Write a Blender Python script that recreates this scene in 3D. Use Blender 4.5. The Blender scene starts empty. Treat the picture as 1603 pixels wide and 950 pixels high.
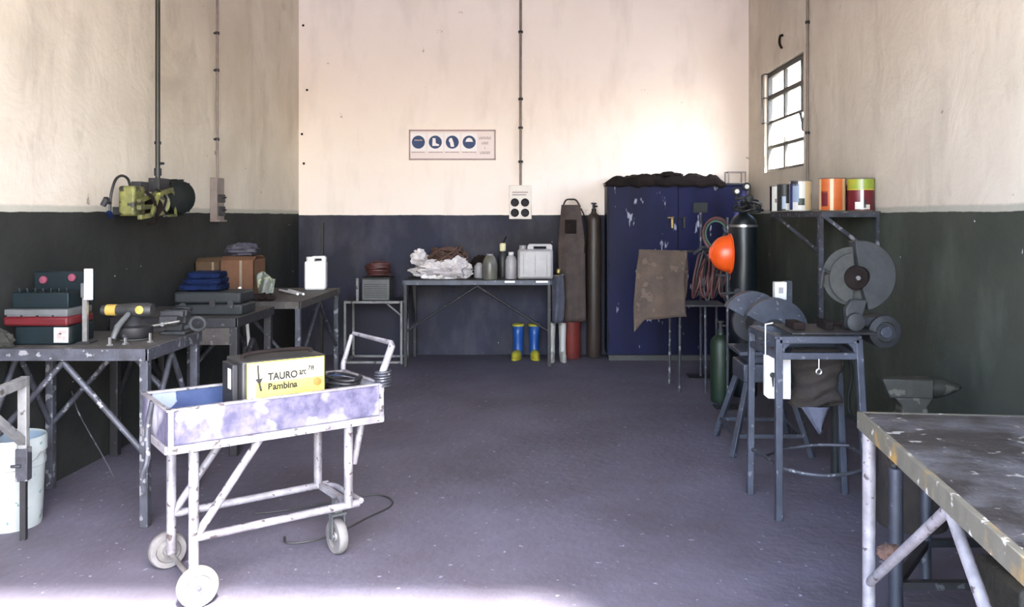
import bpy, math, random
from mathutils import Vector, Matrix, noise

random.seed(7)
sc = bpy.context.scene
C = sc.collection
PI = math.pi

# ------------------------------------------------------------------ camera, sky, sun, exposure
F = 1350.0                       # focal length in pixels of the 1603 px wide frame
CAMZ = 1.55
cam_d = bpy.data.cameras.new('camera')
cam = bpy.data.objects.new('camera', cam_d)
C.objects.link(cam)
cam.location = (0, 0, CAMZ)
cam.rotation_euler = (PI / 2, 0, 0)
cam_d.sensor_fit = 'HORIZONTAL'
cam_d.sensor_width = 36.0
cam_d.lens = 36.0 * F / 1603.0
cam_d.shift_x = (801.5 - 850.0) / 1603.0
cam_d.shift_y = -(475.0 - 338.0) / 1603.0
cam_d.clip_start = 0.05
sc.camera = cam

SUN_EL = math.radians(49.4)
SUN_AZ = math.radians(24)        # light travels +y and towards -x
wd = bpy.data.worlds.new('sky')
sc.world = wd
wd.use_nodes = True
nt = wd.node_tree
sky = nt.nodes.new('ShaderNodeTexSky')
sky.sky_type = 'NISHITA'
sky.sun_disc = False
sky.sun_elevation = SUN_EL
sky.sun_rotation = PI - SUN_AZ
sky.air_density = 1.0
sky.dust_density = 2.0
bgn = nt.nodes['Background']
bgn.inputs['Strength'].default_value = 0.16
nt.links.new(sky.outputs[0], bgn.inputs['Color'])

sun_d = bpy.data.lights.new('sun', 'SUN')
sun_d.energy = 3.6
sun_d.angle = math.radians(4.0)
sun_d.color = (1.0, 0.95, 0.88)
sun = bpy.data.objects.new('sun', sun_d)
C.objects.link(sun)
sdir = Vector((-math.sin(SUN_AZ) * math.cos(SUN_EL), math.cos(SUN_AZ) * math.cos(SUN_EL), -math.sin(SUN_EL)))
sun.rotation_euler = sdir.to_track_quat('-Z', 'Y').to_euler()
sun.location = (3, -6, 9)

sc.view_settings.view_transform = 'Standard'
sc.view_settings.look = 'None'
sc.view_settings.gamma = 1.0
sc.view_settings.use_curve_mapping = False
sc.view_settings.exposure = 4.6
sc.cycles.use_denoising = True
sc.cycles.diffuse_bounces = 8
sc.cycles.max_bounces = 12
sc.cycles.sample_clamp_indirect = 6.0
sc.cycles.caustics_reflective = False
sc.cycles.caustics_refractive = False

DOOR = (-2.3, 1.28, 1.0, 3.45)     # x0, x1, y of the inner face, height


def portal(name, loc, rot, sx, sy):
    l = bpy.data.lights.new(name, 'AREA')
    l.shape = 'RECTANGLE'
    l.size = sx
    l.size_y = sy
    l.cycles.is_portal = True
    o = bpy.data.objects.new(name, l)
    C.objects.link(o)
    o.location = loc
    o.rotation_euler = rot
    return o


portal('door_portal', ((DOOR[0] + DOOR[1]) / 2, 0.9, DOOR[3] / 2), (PI / 2, 0, 0), DOOR[1] - DOOR[0], DOOR[3])
portal('window_portal', (2.36, 8.37, 2.515), (PI / 2, 0, PI / 2 + 0.02), 1.26, 1.03)


# ------------------------------------------------------------------ helpers
def W(px, py, d):
    """world point seen at photo pixel px, py when it lies d metres into the room"""
    return Vector(((px - 850.0) * d / F, d, CAMZ - (py - 338.0) * d / F))


def X(px, d):
    return (px - 850.0) * d / F


def Z(py, d):
    return CAMZ - (py - 338.0) * d / F


class MB:
    """collects shapes, becomes one mesh"""
    def __init__(s):
        s.v = []
        s.f = []

    def add(s, vs, fs):
        n = len(s.v)
        s.v += [Vector(v) for v in vs]
        s.f += [tuple(i + n for i in f) for f in fs]
        return s

    def box(s, lo, hi, M=None):
        x0, y0, z0 = lo
        x1, y1, z1 = hi
        vs = [Vector(p) for p in ((x0, y0, z0), (x1, y0, z0), (x1, y1, z0), (x0, y1, z0),
                                  (x0, y0, z1), (x1, y0, z1), (x1, y1, z1), (x0, y1, z1))]
        if M is not None:
            vs = [M @ v for v in vs]
        return s.add(vs, [(0, 3, 2, 1), (4, 5, 6, 7), (0, 1, 5, 4), (1, 2, 6, 5), (2, 3, 7, 6), (3, 0, 4, 7)])

    def cbox(s, c, size, rz=0, rx=0, ry=0):
        M = Matrix.Translation(c) @ Matrix.Rotation(rz, 4, 'Z') @ Matrix.Rotation(ry, 4, 'Y') @ Matrix.Rotation(rx, 4, 'X')
        h = [q / 2 for q in size]
        return s.box((-h[0], -h[1], -h[2]), (h[0], h[1], h[2]), M)

    def bar(s, a, b, w, h=None):
        """square bar from a to b"""
        a = Vector(a)
        b = Vector(b)
        h = h or w
        d = (b - a)
        L = d.length
        d.normalize()
        up = Vector((0, 0, 1)) if abs(d.z) < 0.95 else Vector((0, 1, 0))
        sx = d.cross(up).normalized()
        sy = sx.cross(d).normalized()
        vs = []
        for t in (a, b):
            for i, j in ((-1, -1), (1, -1), (1, 1), (-1, 1)):
                vs.append(t + sx * i * w / 2 + sy * j * h / 2)
        return s.add(vs, [(0, 1, 2, 3), (7, 6, 5, 4), (0, 4, 5, 1), (1, 5, 6, 2), (2, 6, 7, 3), (3, 7, 4, 0)])

    def tube(s, pts, r, n=10, close=False, caps=True):
        pts = [Vector(p) for p in pts]
        m = len(pts)
        rs = r if isinstance(r, (list, tuple)) else [r] * m
        tang = []
        for i in range(m):
            if close:
                t = pts[(i + 1) % m] - pts[i - 1]
            else:
                t = pts[min(i + 1, m - 1)] - pts[max(i - 1, 0)]
            tang.append(t.normalized() if t.length > 1e-9 else Vector((0, 0, 1)))
        ref = Vector((0, 0, 1)) if abs(tang[0].z) < 0.9 else Vector((1, 0, 0))
        nx = tang[0].cross(ref).normalized()
        vs = []
        for i in range(m):
            t = tang[i]
            nx = (nx - t * nx.dot(t))
            nx = nx.normalized() if nx.length > 1e-6 else t.orthogonal().normalized()
            ny = t.cross(nx)
            for k in range(n):
                a = 2 * PI * k / n
                vs.append(pts[i] + (nx * math.cos(a) + ny * math.sin(a)) * rs[i])
        fs = []
        seg = m if close else m - 1
        for i in range(seg):
            j = (i + 1) % m
            for k in range(n):
                l = (k + 1) % n
                fs.append((i * n + k, i * n + l, j * n + l, j * n + k))
        if caps and not close:
            fs.append(tuple(range(n - 1, -1, -1)))
            fs.append(tuple((m - 1) * n + k for k in range(n)))
        return s.add(vs, fs)

    def lathe(s, prof, M=None, n=24):
        """prof: list of (r, z); around local z, placed by M"""
        vs = []
        for r, z in prof:
            for k in range(n):
                a = 2 * PI * k / n
                vs.append(Vector((r * math.cos(a), r * math.sin(a), z)))
        if M is not None:
            vs = [M @ v for v in vs]
        fs = []
        for i in range(len(prof) - 1):
            for k in range(n):
                l = (k + 1) % n
                fs.append((i * n + k, i * n + l, (i + 1) * n + l, (i + 1) * n + k))
        if prof[0][0] > 1e-6:
            fs.append(tuple(range(n - 1, -1, -1)))
        if prof[-1][0] > 1e-6:
            fs.append(tuple((len(prof) - 1) * n + k for k in range(n)))
        return s.add(vs, fs)

    def prism(s, poly, t0, t1, M=None):
        """2-D polygon (x, z) extruded along local y from t0 to t1"""
        n = len(poly)
        vs = [Vector((x, t0, z)) for x, z in poly] + [Vector((x, t1, z)) for x, z in poly]
        if M is not None:
            vs = [M @ v for v in vs]
        fs = [tuple(range(n)), tuple(range(2 * n - 1, n - 1, -1))]
        for i in range(n):
            j = (i + 1) % n
            fs.append((i, i + n, j + n, j))
        return s.add(vs, fs)

    def ringprism(s, outer, inner, t0, t1, M=None, close=False):
        """band between two polylines of equal count, extruded along local y"""
        n = len(outer)
        vs = []
        for t in (t0, t1):
            vs += [Vector((x, t, z)) for x, z in outer] + [Vector((x, t, z)) for x, z in inner]
        if M is not None:
            vs = [M @ v for v in vs]
        fs = []
        for i in range(n if close else n - 1):
            j = (i + 1) % n
            fs.append((i, j, n + j, n + i))
            fs.append((2 * n + i, 3 * n + i, 3 * n + j, 2 * n + j))
            fs.append((i, 2 * n + i, 2 * n + j, j))
            fs.append((n + i, n + j, 3 * n + j, 3 * n + i))
        if not close:
            fs.append((0, n, 3 * n, 2 * n))
            fs.append((n - 1, 3 * n - 1, 4 * n - 1, 2 * n - 1)[::-1] if False else (n - 1, 3 * n - 1, 4 * n - 1, 2 * n - 1))
        return s.add(vs, fs)

    def blob(s, c, rad, seed=0, amp=0.25, freq=2.2, nu=28, nv=16, floor=None, crease=0.0, sq=1.0):
        c = Vector(c)
        vs = []
        off = Vector((seed * 3.7, seed * 1.3, seed * 2.1))
        for i in range(nv + 1):
            th = PI * i / nv
            for k in range(nu):
                a = 2 * PI * k / nu
                d = Vector((math.sin(th) * math.cos(a), math.sin(th) * math.sin(a), math.cos(th)))
                if sq != 1.0:
                    d = Vector([math.copysign(abs(t) ** sq, t) for t in d])
                q = noise.noise(d * freq + off) + 0.5 * noise.noise(d * freq * 2.3 + off)
                if crease:
                    q -= crease * abs(noise.noise(d * freq * 1.7 - off))
                    q += crease * 0.5 * abs(noise.noise(d * freq * 4.1 + off))
                f = 1 + amp * q
                p = Vector((d.x * rad[0] * f, d.y * rad[1] * f, d.z * rad[2] * f)) + c
                if floor is not None and p.z < floor:
                    p.z = floor
                vs.append(p)
        fs = []
        for i in range(nv):
            for k in range(nu):
                l = (k + 1) % nu
                fs.append((i * nu + k, (i + 1) * nu + k, (i + 1) * nu + l, i * nu + l))
        return s.add(vs, fs)

    def sheet(s, fn, nu, nv):
        vs = [fn(i / nu, j / nv) for j in range(nv + 1) for i in range(nu + 1)]
        fs = []
        for j in range(nv):
            for i in range(nu):
                a = j * (nu + 1) + i
                fs.append((a, a + 1, a + nu + 2, a + nu + 1))
        return s.add(vs, fs)


def mesh_of(mb, name, inv=None, smooth=38):
    me = bpy.data.meshes.new(name)
    vs = [inv @ v for v in mb.v] if inv is not None else mb.v
    me.from_pydata([tuple(v) for v in vs], [], mb.f)
    me.validate()
    me.update()
    if smooth:
        me.polygons.foreach_set('use_smooth', [True] * len(me.polygons))
        me.set_sharp_from_angle(angle=math.radians(smooth))
    return me


def tag(o, label, cat, group=None):
    o['label'] = label
    o['category'] = cat
    if group:
        o['group'] = group
    return o


def mods(o, bevel=0, solid=0, sub=0):
    if solid:
        m = o.modifiers.new('thickness', 'SOLIDIFY')
        m.thickness = solid
        m.offset = 0
    if bevel:
        m = o.modifiers.new('bevel', 'BEVEL')
        m.width = bevel
        m.segments = 2
        m.limit_method = 'ANGLE'
        m.angle_limit = math.radians(40)
    if sub:
        m = o.modifiers.new('sub', 'SUBSURF')
        m.levels = sub
        m.render_levels = sub
    return o


def thing(name, label, cat, loc=(0, 0, 0), rz=0, group=None):
    o = bpy.data.objects.new(name, None)
    C.objects.link(o)
    o.empty_display_size = 0.1
    o.location = loc
    o.rotation_euler = (0, 0, rz)
    o.matrix_world = Matrix.Translation(loc) @ Matrix.Rotation(rz, 4, 'Z')
    if cat:
        tag(o, label, cat, group)
    o['_m'] = [x for r in o.matrix_world for x in r]
    return o


def root_matrix(o):
    while o.parent is not None:
        o = o.parent
    q = o.get('_m')
    if q is None:
        return Matrix.Identity(4)
    q = list(q)
    return Matrix([q[0:4], q[4:8], q[8:12], q[12:16]])


def part(parent, name, mb, mat, local=False, bevel=0, solid=0, sub=0, smooth=38, label=None):
    inv = None if local else root_matrix(parent).inverted()
    o = bpy.data.objects.new(name, mesh_of(mb, name, inv, smooth))
    C.objects.link(o)
    o.parent = parent
    o.data.materials.append(mat)
    mods(o, bevel, solid, sub)
    if label:
        o['label'] = label
    return o


def solo(name, mb, mat, label, cat, group=None, origin=None, bevel=0, solid=0, sub=0, smooth=38):
    """a thing that is one mesh; origin at its base"""
    if origin is None:
        lo = [min(v[i] for v in mb.v) for i in range(3)]
        hi = [max(v[i] for v in mb.v) for i in range(3)]
        origin = ((lo[0] + hi[0]) / 2, (lo[1] + hi[1]) / 2, lo[2])
    inv = Matrix.Translation(origin).inverted()
    o = bpy.data.objects.new(name, mesh_of(mb, name, inv, smooth))
    C.objects.link(o)
    o.location = origin
    o.data.materials.append(mat)
    mods(o, bevel, solid, sub)
    tag(o, label, cat, group)
    return o


def struct(name, mb, mat, parent=None, origin=(0, 0, 0), rz=0, smooth=0, bevel=0):
    """mb in the object's own coordinates"""
    o = bpy.data.objects.new(name, mesh_of(mb, name, None, smooth))
    C.objects.link(o)
    o.data.materials.append(mat)
    if parent is None:
        o.location = origin
        o.rotation_euler = (0, 0, rz)
        o['kind'] = 'structure'
    else:
        o.parent = parent
    mods(o, bevel)
    return o


def arc(cx, cz, r, a0, a1, n=24):
    return [(cx + r * math.cos(math.radians(a0 + (a1 - a0) * i / n)), cz + r * math.sin(math.radians(a0 + (a1 - a0) * i / n))) for i in range(n + 1)]


def spline(pts, n=8):
    """Catmull-Rom through points"""
    P = [Vector(p) for p in pts]
    P = [P[0] * 2 - P[1]] + P + [P[-1] * 2 - P[-2]]
    out = []
    for i in range(1, len(P) - 2):
        for k in range(n):
            t = k / n
            a, b, c, d = P[i - 1], P[i], P[i + 1], P[i + 2]
            out.append(0.5 * ((2 * b) + (c - a) * t + (2 * a - 5 * b + 4 * c - d) * t * t + (3 * b - a - 3 * c + d) * t ** 3))
    out.append(P[-2])
    return out


def text_mesh(s, size, depth=0.0008, bold=0.0):
    cu = bpy.data.curves.new('txt', 'FONT')
    cu.body = s
    cu.size = size
    cu.extrude = depth
    cu.offset = bold
    cu.align_x = 'LEFT'
    o = bpy.data.objects.new('txt', cu)
    C.objects.link(o)
    dg = bpy.context.evaluated_depsgraph_get()
    me = bpy.data.meshes.new_from_object(o.evaluated_get(dg))
    vs = [v.co.copy() for v in me.vertices]
    fs = [tuple(p.vertices) for p in me.polygons]
    bpy.data.objects.remove(o)
    bpy.data.curves.remove(cu)
    bpy.data.meshes.remove(me)
    return vs, fs


# ------------------------------------------------------------------ materials
def lin(c):
    return tuple((x / 12.92 if x <= 0.04045 else ((x + 0.055) / 1.055) ** 2.4) for x in c)


def mat(name, c1, c2=None, scale=8.0, rough=0.6, metal=0.0, bump=0.0, bscale=None, speck=None, speck_scale=30.0,
        speck_at=0.68, stretch=None, lo=0.35, hi=0.65, speck_soft=0.03, transmission=0.0, spec=None, coat=0):
    m = bpy.data.materials.new(name)
    m.use_nodes = True
    t = m.node_tree
    b = t.nodes['Principled BSDF']
    b.inputs['Roughness'].default_value = rough
    b.inputs['Metallic'].default_value = metal
    if spec is not None:
        b.inputs['Specular IOR Level'].default_value = spec
    if coat:
        b.inputs['Coat Weight'].default_value = coat
    if transmission:
        b.inputs['Transmission Weight'].default_value = transmission
    c2 = c2 or tuple(x * 0.8 for x in c1)
    co = t.nodes.new('ShaderNodeTexCoord')
    src = co.outputs['Object']
    if stretch:
        mp = t.nodes.new('ShaderNodeMapping')
        mp.inputs['Scale'].default_value = stretch
        t.links.new(src, mp.inputs['Vector'])
        src = mp.outputs[0]
    n = t.nodes.new('ShaderNodeTexNoise')
    n.inputs['Scale'].default_value = scale
    n.inputs['Detail'].default_value = 6
    n.inputs['Roughness'].default_value = 0.62
    t.links.new(src, n.inputs['Vector'])
    r = t.nodes.new('ShaderNodeMapRange')
    r.inputs['From Min'].default_value = lo
    r.inputs['From Max'].default_value = hi
    t.links.new(n.outputs['Fac'], r.inputs['Value'])
    mx = t.nodes.new('ShaderNodeMix')
    mx.data_type = 'RGBA'
    mx.inputs['A'].default_value = (*c1, 1)
    mx.inputs['B'].default_value = (*c2, 1)
    t.links.new(r.outputs[0], mx.inputs['Factor'])
    col = mx.outputs['Result']
    if speck:
        n2 = t.nodes.new('ShaderNodeTexNoise')
        n2.inputs['Scale'].default_value = speck_scale
        n2.inputs['Detail'].default_value = 3
        t.links.new(src, n2.inputs['Vector'])
        r2 = t.nodes.new('ShaderNodeMapRange')
        r2.inputs['From Min'].default_value = speck_at
        r2.inputs['From Max'].default_value = speck_at + speck_soft
        t.links.new(n2.outputs['Fac'], r2.inputs['Value'])
        m2 = t.nodes.new('ShaderNodeMix')
        m2.data_type = 'RGBA'
        m2.inputs['B'].default_value = (*speck, 1)
        t.links.new(r2.outputs[0], m2.inputs['Factor'])
        t.links.new(col, m2.inputs['A'])
        col = m2.outputs['Result']
    t.links.new(col, b.inputs['Base Color'])
    if bump:
        n3 = t.nodes.new('ShaderNodeTexNoise')
        n3.inputs['Scale'].default_value = bscale or scale * 3
        n3.inputs['Detail'].default_value = 5
        t.links.new(co.outputs['Object'], n3.inputs['Vector'])
        bp = t.nodes.new('ShaderNodeBump')
        bp.inputs['Strength'].default_value = bump
        bp.inputs['Distance'].default_value = 0.02
        t.links.new(n3.outputs['Fac'], bp.inputs['Height'])
        t.links.new(bp.outputs[0], b.inputs['Normal'])
    return m


def wall_mat(name, up1, up2, low1, low2, ledge=None, dado=1.575, bump=0.5, low_rough=0.45, stain=0.45, mottle=0.55):
    """plaster painted in two coats: pale above, dark up to the dado line"""
    m = bpy.data.materials.new(name)
    m.use_nodes = True
    t = m.node_tree
    N = t.nodes.new
    L = t.links.new
    b = t.nodes['Principled BSDF']
    b.inputs['Specular IOR Level'].default_value = 0.2
    geo = N('ShaderNodeNewGeometry')
    sep = N('ShaderNodeSeparateXYZ')
    L(geo.outputs['Position'], sep.inputs[0])

    def nz(scale, detail=6, stretch=None, dist=0.0):
        n = N('ShaderNodeTexNoise')
        n.inputs['Scale'].default_value = scale
        n.inputs['Detail'].default_value = detail
        n.inputs['Roughness'].default_value = 0.6
        n.inputs['Distortion'].default_value = dist
        s = geo.outputs['Position']
        if stretch:
            mp = N('ShaderNodeMapping')
            mp.inputs['Scale'].default_value = stretch
            L(s, mp.inputs['Vector'])
            s = mp.outputs[0]
        L(s, n.inputs['Vector'])
        return n.outputs['Fac']

    def rng(v, a, c, o0=0.0, o1=1.0):
        r = N('ShaderNodeMapRange')
        r.inputs['From Min'].default_value = a
        r.inputs['From Max'].default_value = c
        r.inputs['To Min'].default_value = o0
        r.inputs['To Max'].default_value = o1
        L(v, r.inputs['Value'])
        return r.outputs[0]

    def mix(f, A, B):
        x = N('ShaderNodeMix')
        x.data_type = 'RGBA'
        L(f, x.inputs['Factor'])
        for k, q in (('A', A), ('B', B)):
            if isinstance(q, tuple):
                x.inputs[k].default_value = (*q, 1)
            else:
                L(q, x.inputs[k])
        return x.outputs['Result']

    big = nz(1.1, 7, None, 0.4)
    streak = nz(3.0, 6, (1.0, 1.0, 0.28))
    spots = nz(7.0, 3)
    up = mix(rng(big, 0.35, 0.7), up1, up2)
    up = mix(rng(streak, 0.52, 0.78, 0, 0.5), up, tuple(x * 0.72 for x in up2))
    up = mix(rng(nz(1.9, 8, (1.0, 0.8, 0.6), 1.2), 0.58, 0.72, 0, stain), up, tuple(x * 0.66 for x in up2))
    up = mix(rng(spots, 0.73, 0.77, 0, 0.7), up, tuple(x * 0.3 for x in up2))
    low = mix(rng(big, 0.35, 0.65), low1, low2)
    low = mix(rng(nz(2.2, 6, (1, 1, 0.5)), 0.5, 0.72, 0, mottle), low, tuple(min(1, x * 2.6) for x in low1))
    low = mix(rng(nz(17.0, 2), 0.755, 0.775), low, (0.62, 0.62, 0.60))
    add = N('ShaderNodeMath')
    add.operation = 'MULTIPLY_ADD'
    L(nz(4.0, 4), add.inputs[0])
    add.inputs[1].default_value = 0.02
    L(sep.outputs['Z'], add.inputs[2])
    isup = rng(add.outputs[0], dado + 0.008, dado + 0.012)
    if ledge:
        isled = rng(add.outputs[0], dado + 0.04, dado + 0.055)
        up = mix(isled, ledge, up)
    col = mix(isup, low, up)
    L(col, b.inputs['Base Color'])
    L(rng(isup, 0, 1, low_rough, 0.9), b.inputs['Roughness'])
    h = N('ShaderNodeMath')
    h.operation = 'ADD'
    L(nz(2.6, 8, None, 0.8), h.inputs[0])
    hh = N('ShaderNodeMath')
    hh.operation = 'MULTIPLY'
    L(nz(22.0, 5), hh.inputs[0])
    hh.inputs[1].default_value = 0.16
    L(hh.outputs[0], h.inputs[1])
    bp = N('ShaderNodeBump')
    bp.inputs['Strength'].default_value = bump
    bp.inputs['Distance'].default_value = 0.05
    L(h.outputs[0], bp.inputs['Height'])
    L(bp.outputs[0], b.inputs['Normal'])
    return m


def glass_mat():
    m = bpy.data.materials.new('window_glass')
    m.use_nodes = True
    t = m.node_tree
    t.nodes.clear()
    o = t.nodes.new('ShaderNodeOutputMaterial')
    mx = t.nodes.new('ShaderNodeMixShader')
    tr = t.nodes.new('ShaderNodeBsdfTransparent')
    gl = t.nodes.new('ShaderNodeBsdfGlossy')
    tr.inputs[0].default_value = (0.93, 0.95, 0.95, 1)
    gl.inputs['Roughness'].default_value = 0.05
    mx.inputs[0].default_value = 0.06
    t.links.new(tr.outputs[0], mx.inputs[1])
    t.links.new(gl.outputs[0], mx.inputs[2])
    t.links.new(mx.outputs[0], o.inputs[0])
    return m


M = {}
M['floor'] = mat('floor_concrete', (0.105, 0.099, 0.136), (0.062, 0.055, 0.072), scale=1.3, rough=0.62, bump=0.3, bscale=16, speck=(0.24, 0.24, 0.30), speck_scale=26, speck_at=0.68, lo=0.30, hi=0.70, spec=0.35)
M['ground'] = mat('yard_concrete', (0.42, 0.40, 0.37), (0.34, 0.32, 0.30), scale=0.8, rough=0.9)
M['wall_back'] = wall_mat('back_wall_paint', (0.87, 0.785, 0.75), (0.84, 0.745, 0.70), (0.026, 0.0255, 0.033), (0.026, 0.028, 0.054), dado=1.56, bump=0.12, low_rough=0.7, stain=0.12, mottle=0.8)
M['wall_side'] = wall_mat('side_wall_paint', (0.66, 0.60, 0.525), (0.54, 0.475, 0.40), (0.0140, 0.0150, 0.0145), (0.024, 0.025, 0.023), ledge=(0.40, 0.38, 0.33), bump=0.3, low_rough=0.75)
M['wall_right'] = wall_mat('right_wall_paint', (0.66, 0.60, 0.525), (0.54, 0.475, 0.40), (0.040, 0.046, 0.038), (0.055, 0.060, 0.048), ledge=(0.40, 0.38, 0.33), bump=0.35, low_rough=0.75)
M['ceiling'] = mat('roof_sheet', (0.30, 0.29, 0.27), (0.22, 0.20, 0.18), scale=2, rough=0.6)
M['steel'] = mat('bench_steel', (0.0570, 0.0600, 0.0775), (0.0274, 0.0274, 0.0327), scale=9, rough=0.55, metal=0.25, bump=0.2, speck=(0.1824, 0.1824, 0.1976), speck_scale=20, speck_at=0.60, spec=0.35)
M['dark_steel'] = mat('dark_steel', (0.0198, 0.0198, 0.0243), (0.0122, 0.0114, 0.0129), scale=9, rough=0.55, metal=0.3, speck=(0.0608, 0.0608, 0.0646), speck_scale=30, speck_at=0.64)
M['blue_steel'] = mat('blue_grey_steel', (0.0532, 0.0608, 0.0851), (0.0319, 0.0357, 0.0502), scale=7, rough=0.5, metal=0.3, bump=0.1, speck=(0.1216, 0.1254, 0.1444), speck_scale=30, speck_at=0.64)
M['cast'] = mat('grey_cast_iron', (0.0304, 0.0319, 0.0365), (0.0182, 0.0190, 0.0213), scale=14, rough=0.65, metal=0.15, bump=0.2, spec=0.3)
M['cast_pale'] = mat('pale_cast_aluminium', (0.0395, 0.0410, 0.0441), (0.0258, 0.0266, 0.0281), scale=10, rough=0.65, metal=0.15, bump=0.2, spec=0.3)
M['pale_pipe'] = mat('worn_white_pipe', (0.2508, 0.2394, 0.2622), (0.1292, 0.1178, 0.1292), scale=10, rough=0.5, metal=0.1, bump=0.1, speck=(0.0494, 0.0380, 0.0380), speck_scale=34, speck_at=0.62)
M['bin'] = mat('scuffed_bin_paint', (0.0456, 0.0418, 0.0836), (0.1254, 0.1140, 0.1710), scale=13, rough=0.5, bump=0.2, speck=(0.3496, 0.3344, 0.3724), speck_scale=4.5, speck_at=0.52, speck_soft=0.12, lo=0.38, hi=0.62)
M['bin_in'] = mat('blue_bin_inside', (0.0152, 0.0274, 0.0836), (0.0380, 0.0608, 0.1330), scale=6, rough=0.5, speck=(0.1976, 0.2280, 0.2888), speck_scale=8, speck_at=0.60)
M['bench_top'] = mat('stained_bench_top', (0.0152, 0.0144, 0.0160), (0.0646, 0.0654, 0.0745), scale=2.4, rough=0.5, bump=0.4, bscale=20, speck=(0.2280, 0.2204, 0.2052), speck_scale=24, speck_at=0.66, lo=0.45, hi=0.58, spec=0.3)
M['rust_edge'] = mat('chipped_yellow_edge', (0.0798, 0.0745, 0.0570), (0.2280, 0.1368, 0.0304), scale=4, rough=0.7, bump=0.4, speck=(0.3192, 0.3116, 0.2736), speck_scale=18, speck_at=0.635, lo=0.54, hi=0.63)
M['dusty_top'] = mat('dusty_bench_top', (0.0274, 0.0236, 0.0228), (0.0517, 0.0441, 0.0395), scale=7, rough=0.7, bump=0.3, speck=(0.1216, 0.1140, 0.1102), speck_scale=22, speck_at=0.65)
M['rubber'] = mat('black_rubber', (0.0137, 0.0137, 0.0152), (0.0228, 0.0228, 0.0243), rough=0.6)
M['tyre'] = mat('grey_solid_tyre', (0.1520, 0.1444, 0.1444), (0.0912, 0.0836, 0.0836), scale=10, rough=0.7)
M['tyre_pale'] = mat('pale_solid_tyre', (0.3192, 0.2964, 0.2812), (0.2280, 0.2052, 0.1900), scale=10, rough=0.7)
M['hub'] = mat('wheel_hub', (0.1976, 0.1900, 0.1862), (0.1140, 0.1064, 0.1026), scale=14, rough=0.5, metal=0.3)
M['yellow'] = mat('yellow_panel', (0.60, 0.46, 0.035), (0.64, 0.54, 0.09), scale=3, rough=0.4)
M['cream_panel'] = mat('cream_panel', (0.66, 0.62, 0.40), (0.62, 0.57, 0.32), scale=4, rough=0.4)
M['black'] = mat('black_paint', (0.0114, 0.0114, 0.0129), (0.0228, 0.0228, 0.0243), rough=0.5)
M['ink'] = mat('dark_ink', (0.008, 0.007, 0.006), (0.012, 0.010, 0.009), rough=0.8)
M['grey_ink'] = mat('grey_ink', (0.22, 0.17, 0.17), (0.26, 0.2, 0.2), rough=0.8)
M['white'] = mat('white_plastic', (0.72, 0.71, 0.71), (0.62, 0.61, 0.61), scale=6, rough=0.4)
M['white_bucket'] = mat('white_bucket_plastic', (0.3496, 0.3724, 0.3724), (0.2736, 0.3040, 0.3040), scale=5, rough=0.45, speck=(0.0988, 0.1748, 0.1748), speck_scale=16, speck_at=0.64)
M['bucket_in'] = mat('bucket_inside', (0.1824, 0.2508, 0.3192), (0.2280, 0.2812, 0.3268), scale=5, rough=0.5)
M['translucent'] = mat('milky_plastic', (0.3344, 0.3230, 0.3420), (0.2584, 0.2470, 0.2660), scale=5, rough=0.4)
M['white_bag'] = mat('white_plastic_sheet', (0.62, 0.585, 0.60), (0.46, 0.425, 0.45), scale=8, rough=0.4, bump=0.5, bscale=18)
M['navy'] = mat('navy_enamel', (0.0075, 0.0090, 0.041), (0.0036, 0.0042, 0.0175), scale=2.0, rough=0.45, speck=(0.2508, 0.2584, 0.3344), speck_scale=10, speck_at=0.635, stretch=(1.0, 1.0, 0.30), lo=0.38, hi=0.62, spec=0.1)
M['navy_plain'] = mat('navy_plain', (0.0061, 0.0076, 0.0243), (0.0046, 0.0053, 0.0137), scale=4, rough=0.5, spec=0.2)
M['brown_rag'] = mat('brown_tarp', (0.0076, 0.0053, 0.0049), (0.0152, 0.0099, 0.0091), scale=8, rough=0.9, bump=0.4, spec=0.15)
M['leather'] = mat('leather', (0.0874, 0.0578, 0.0426), (0.0441, 0.0312, 0.0251), scale=5, rough=0.8, bump=0.4, speck=(0.0950, 0.0669, 0.0502), speck_scale=10, speck_at=0.60)
M['apron'] = mat('apron_leather', (0.0669, 0.0471, 0.0410), (0.0319, 0.0220, 0.0205), scale=5, rough=0.8, bump=0.4)
M['red_paint'] = mat('red_cylinder_paint', (0.1520, 0.0213, 0.0167), (0.0988, 0.0152, 0.0122), scale=6, rough=0.5)
M['brown_cyl'] = mat('brown_cylinder_paint', (0.0380, 0.0251, 0.0198), (0.0228, 0.0152, 0.0129), scale=6, rough=0.5)
M['dark_cyl'] = mat('blue_black_cylinder_paint', (0.0076, 0.0122, 0.0167), (0.0046, 0.0068, 0.0099), scale=5, rough=0.38)
M['green_cyl'] = mat('green_cylinder_paint', (0.0106, 0.0258, 0.0137), (0.0068, 0.0167, 0.0091), scale=6, rough=0.5)
M['brass'] = mat('brass', (0.3040, 0.2280, 0.0912), (0.2280, 0.1672, 0.0684), scale=20, rough=0.4, metal=0.8)
M['chrome'] = mat('worn_chrome', (0.55, 0.55, 0.56), (0.4, 0.4, 0.4), scale=20, rough=0.3, metal=0.9)
M['orange'] = mat('orange_hard_hat', (0.70, 0.085, 0.008), (0.60, 0.07, 0.008), scale=5, rough=0.35)
M['red_hose'] = mat('dull_red_hose', (0.0798, 0.0198, 0.0182), (0.0456, 0.0137, 0.0152), scale=10, rough=0.55)
M['green_hose'] = mat('green_hose', (0.0228, 0.0836, 0.0456), (0.0152, 0.0608, 0.0380), scale=10, rough=0.55)
M['blue_rubber'] = mat('blue_boot_rubber', (0.0091, 0.0646, 0.2736), (0.0076, 0.0494, 0.2280), scale=5, rough=0.4)
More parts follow.
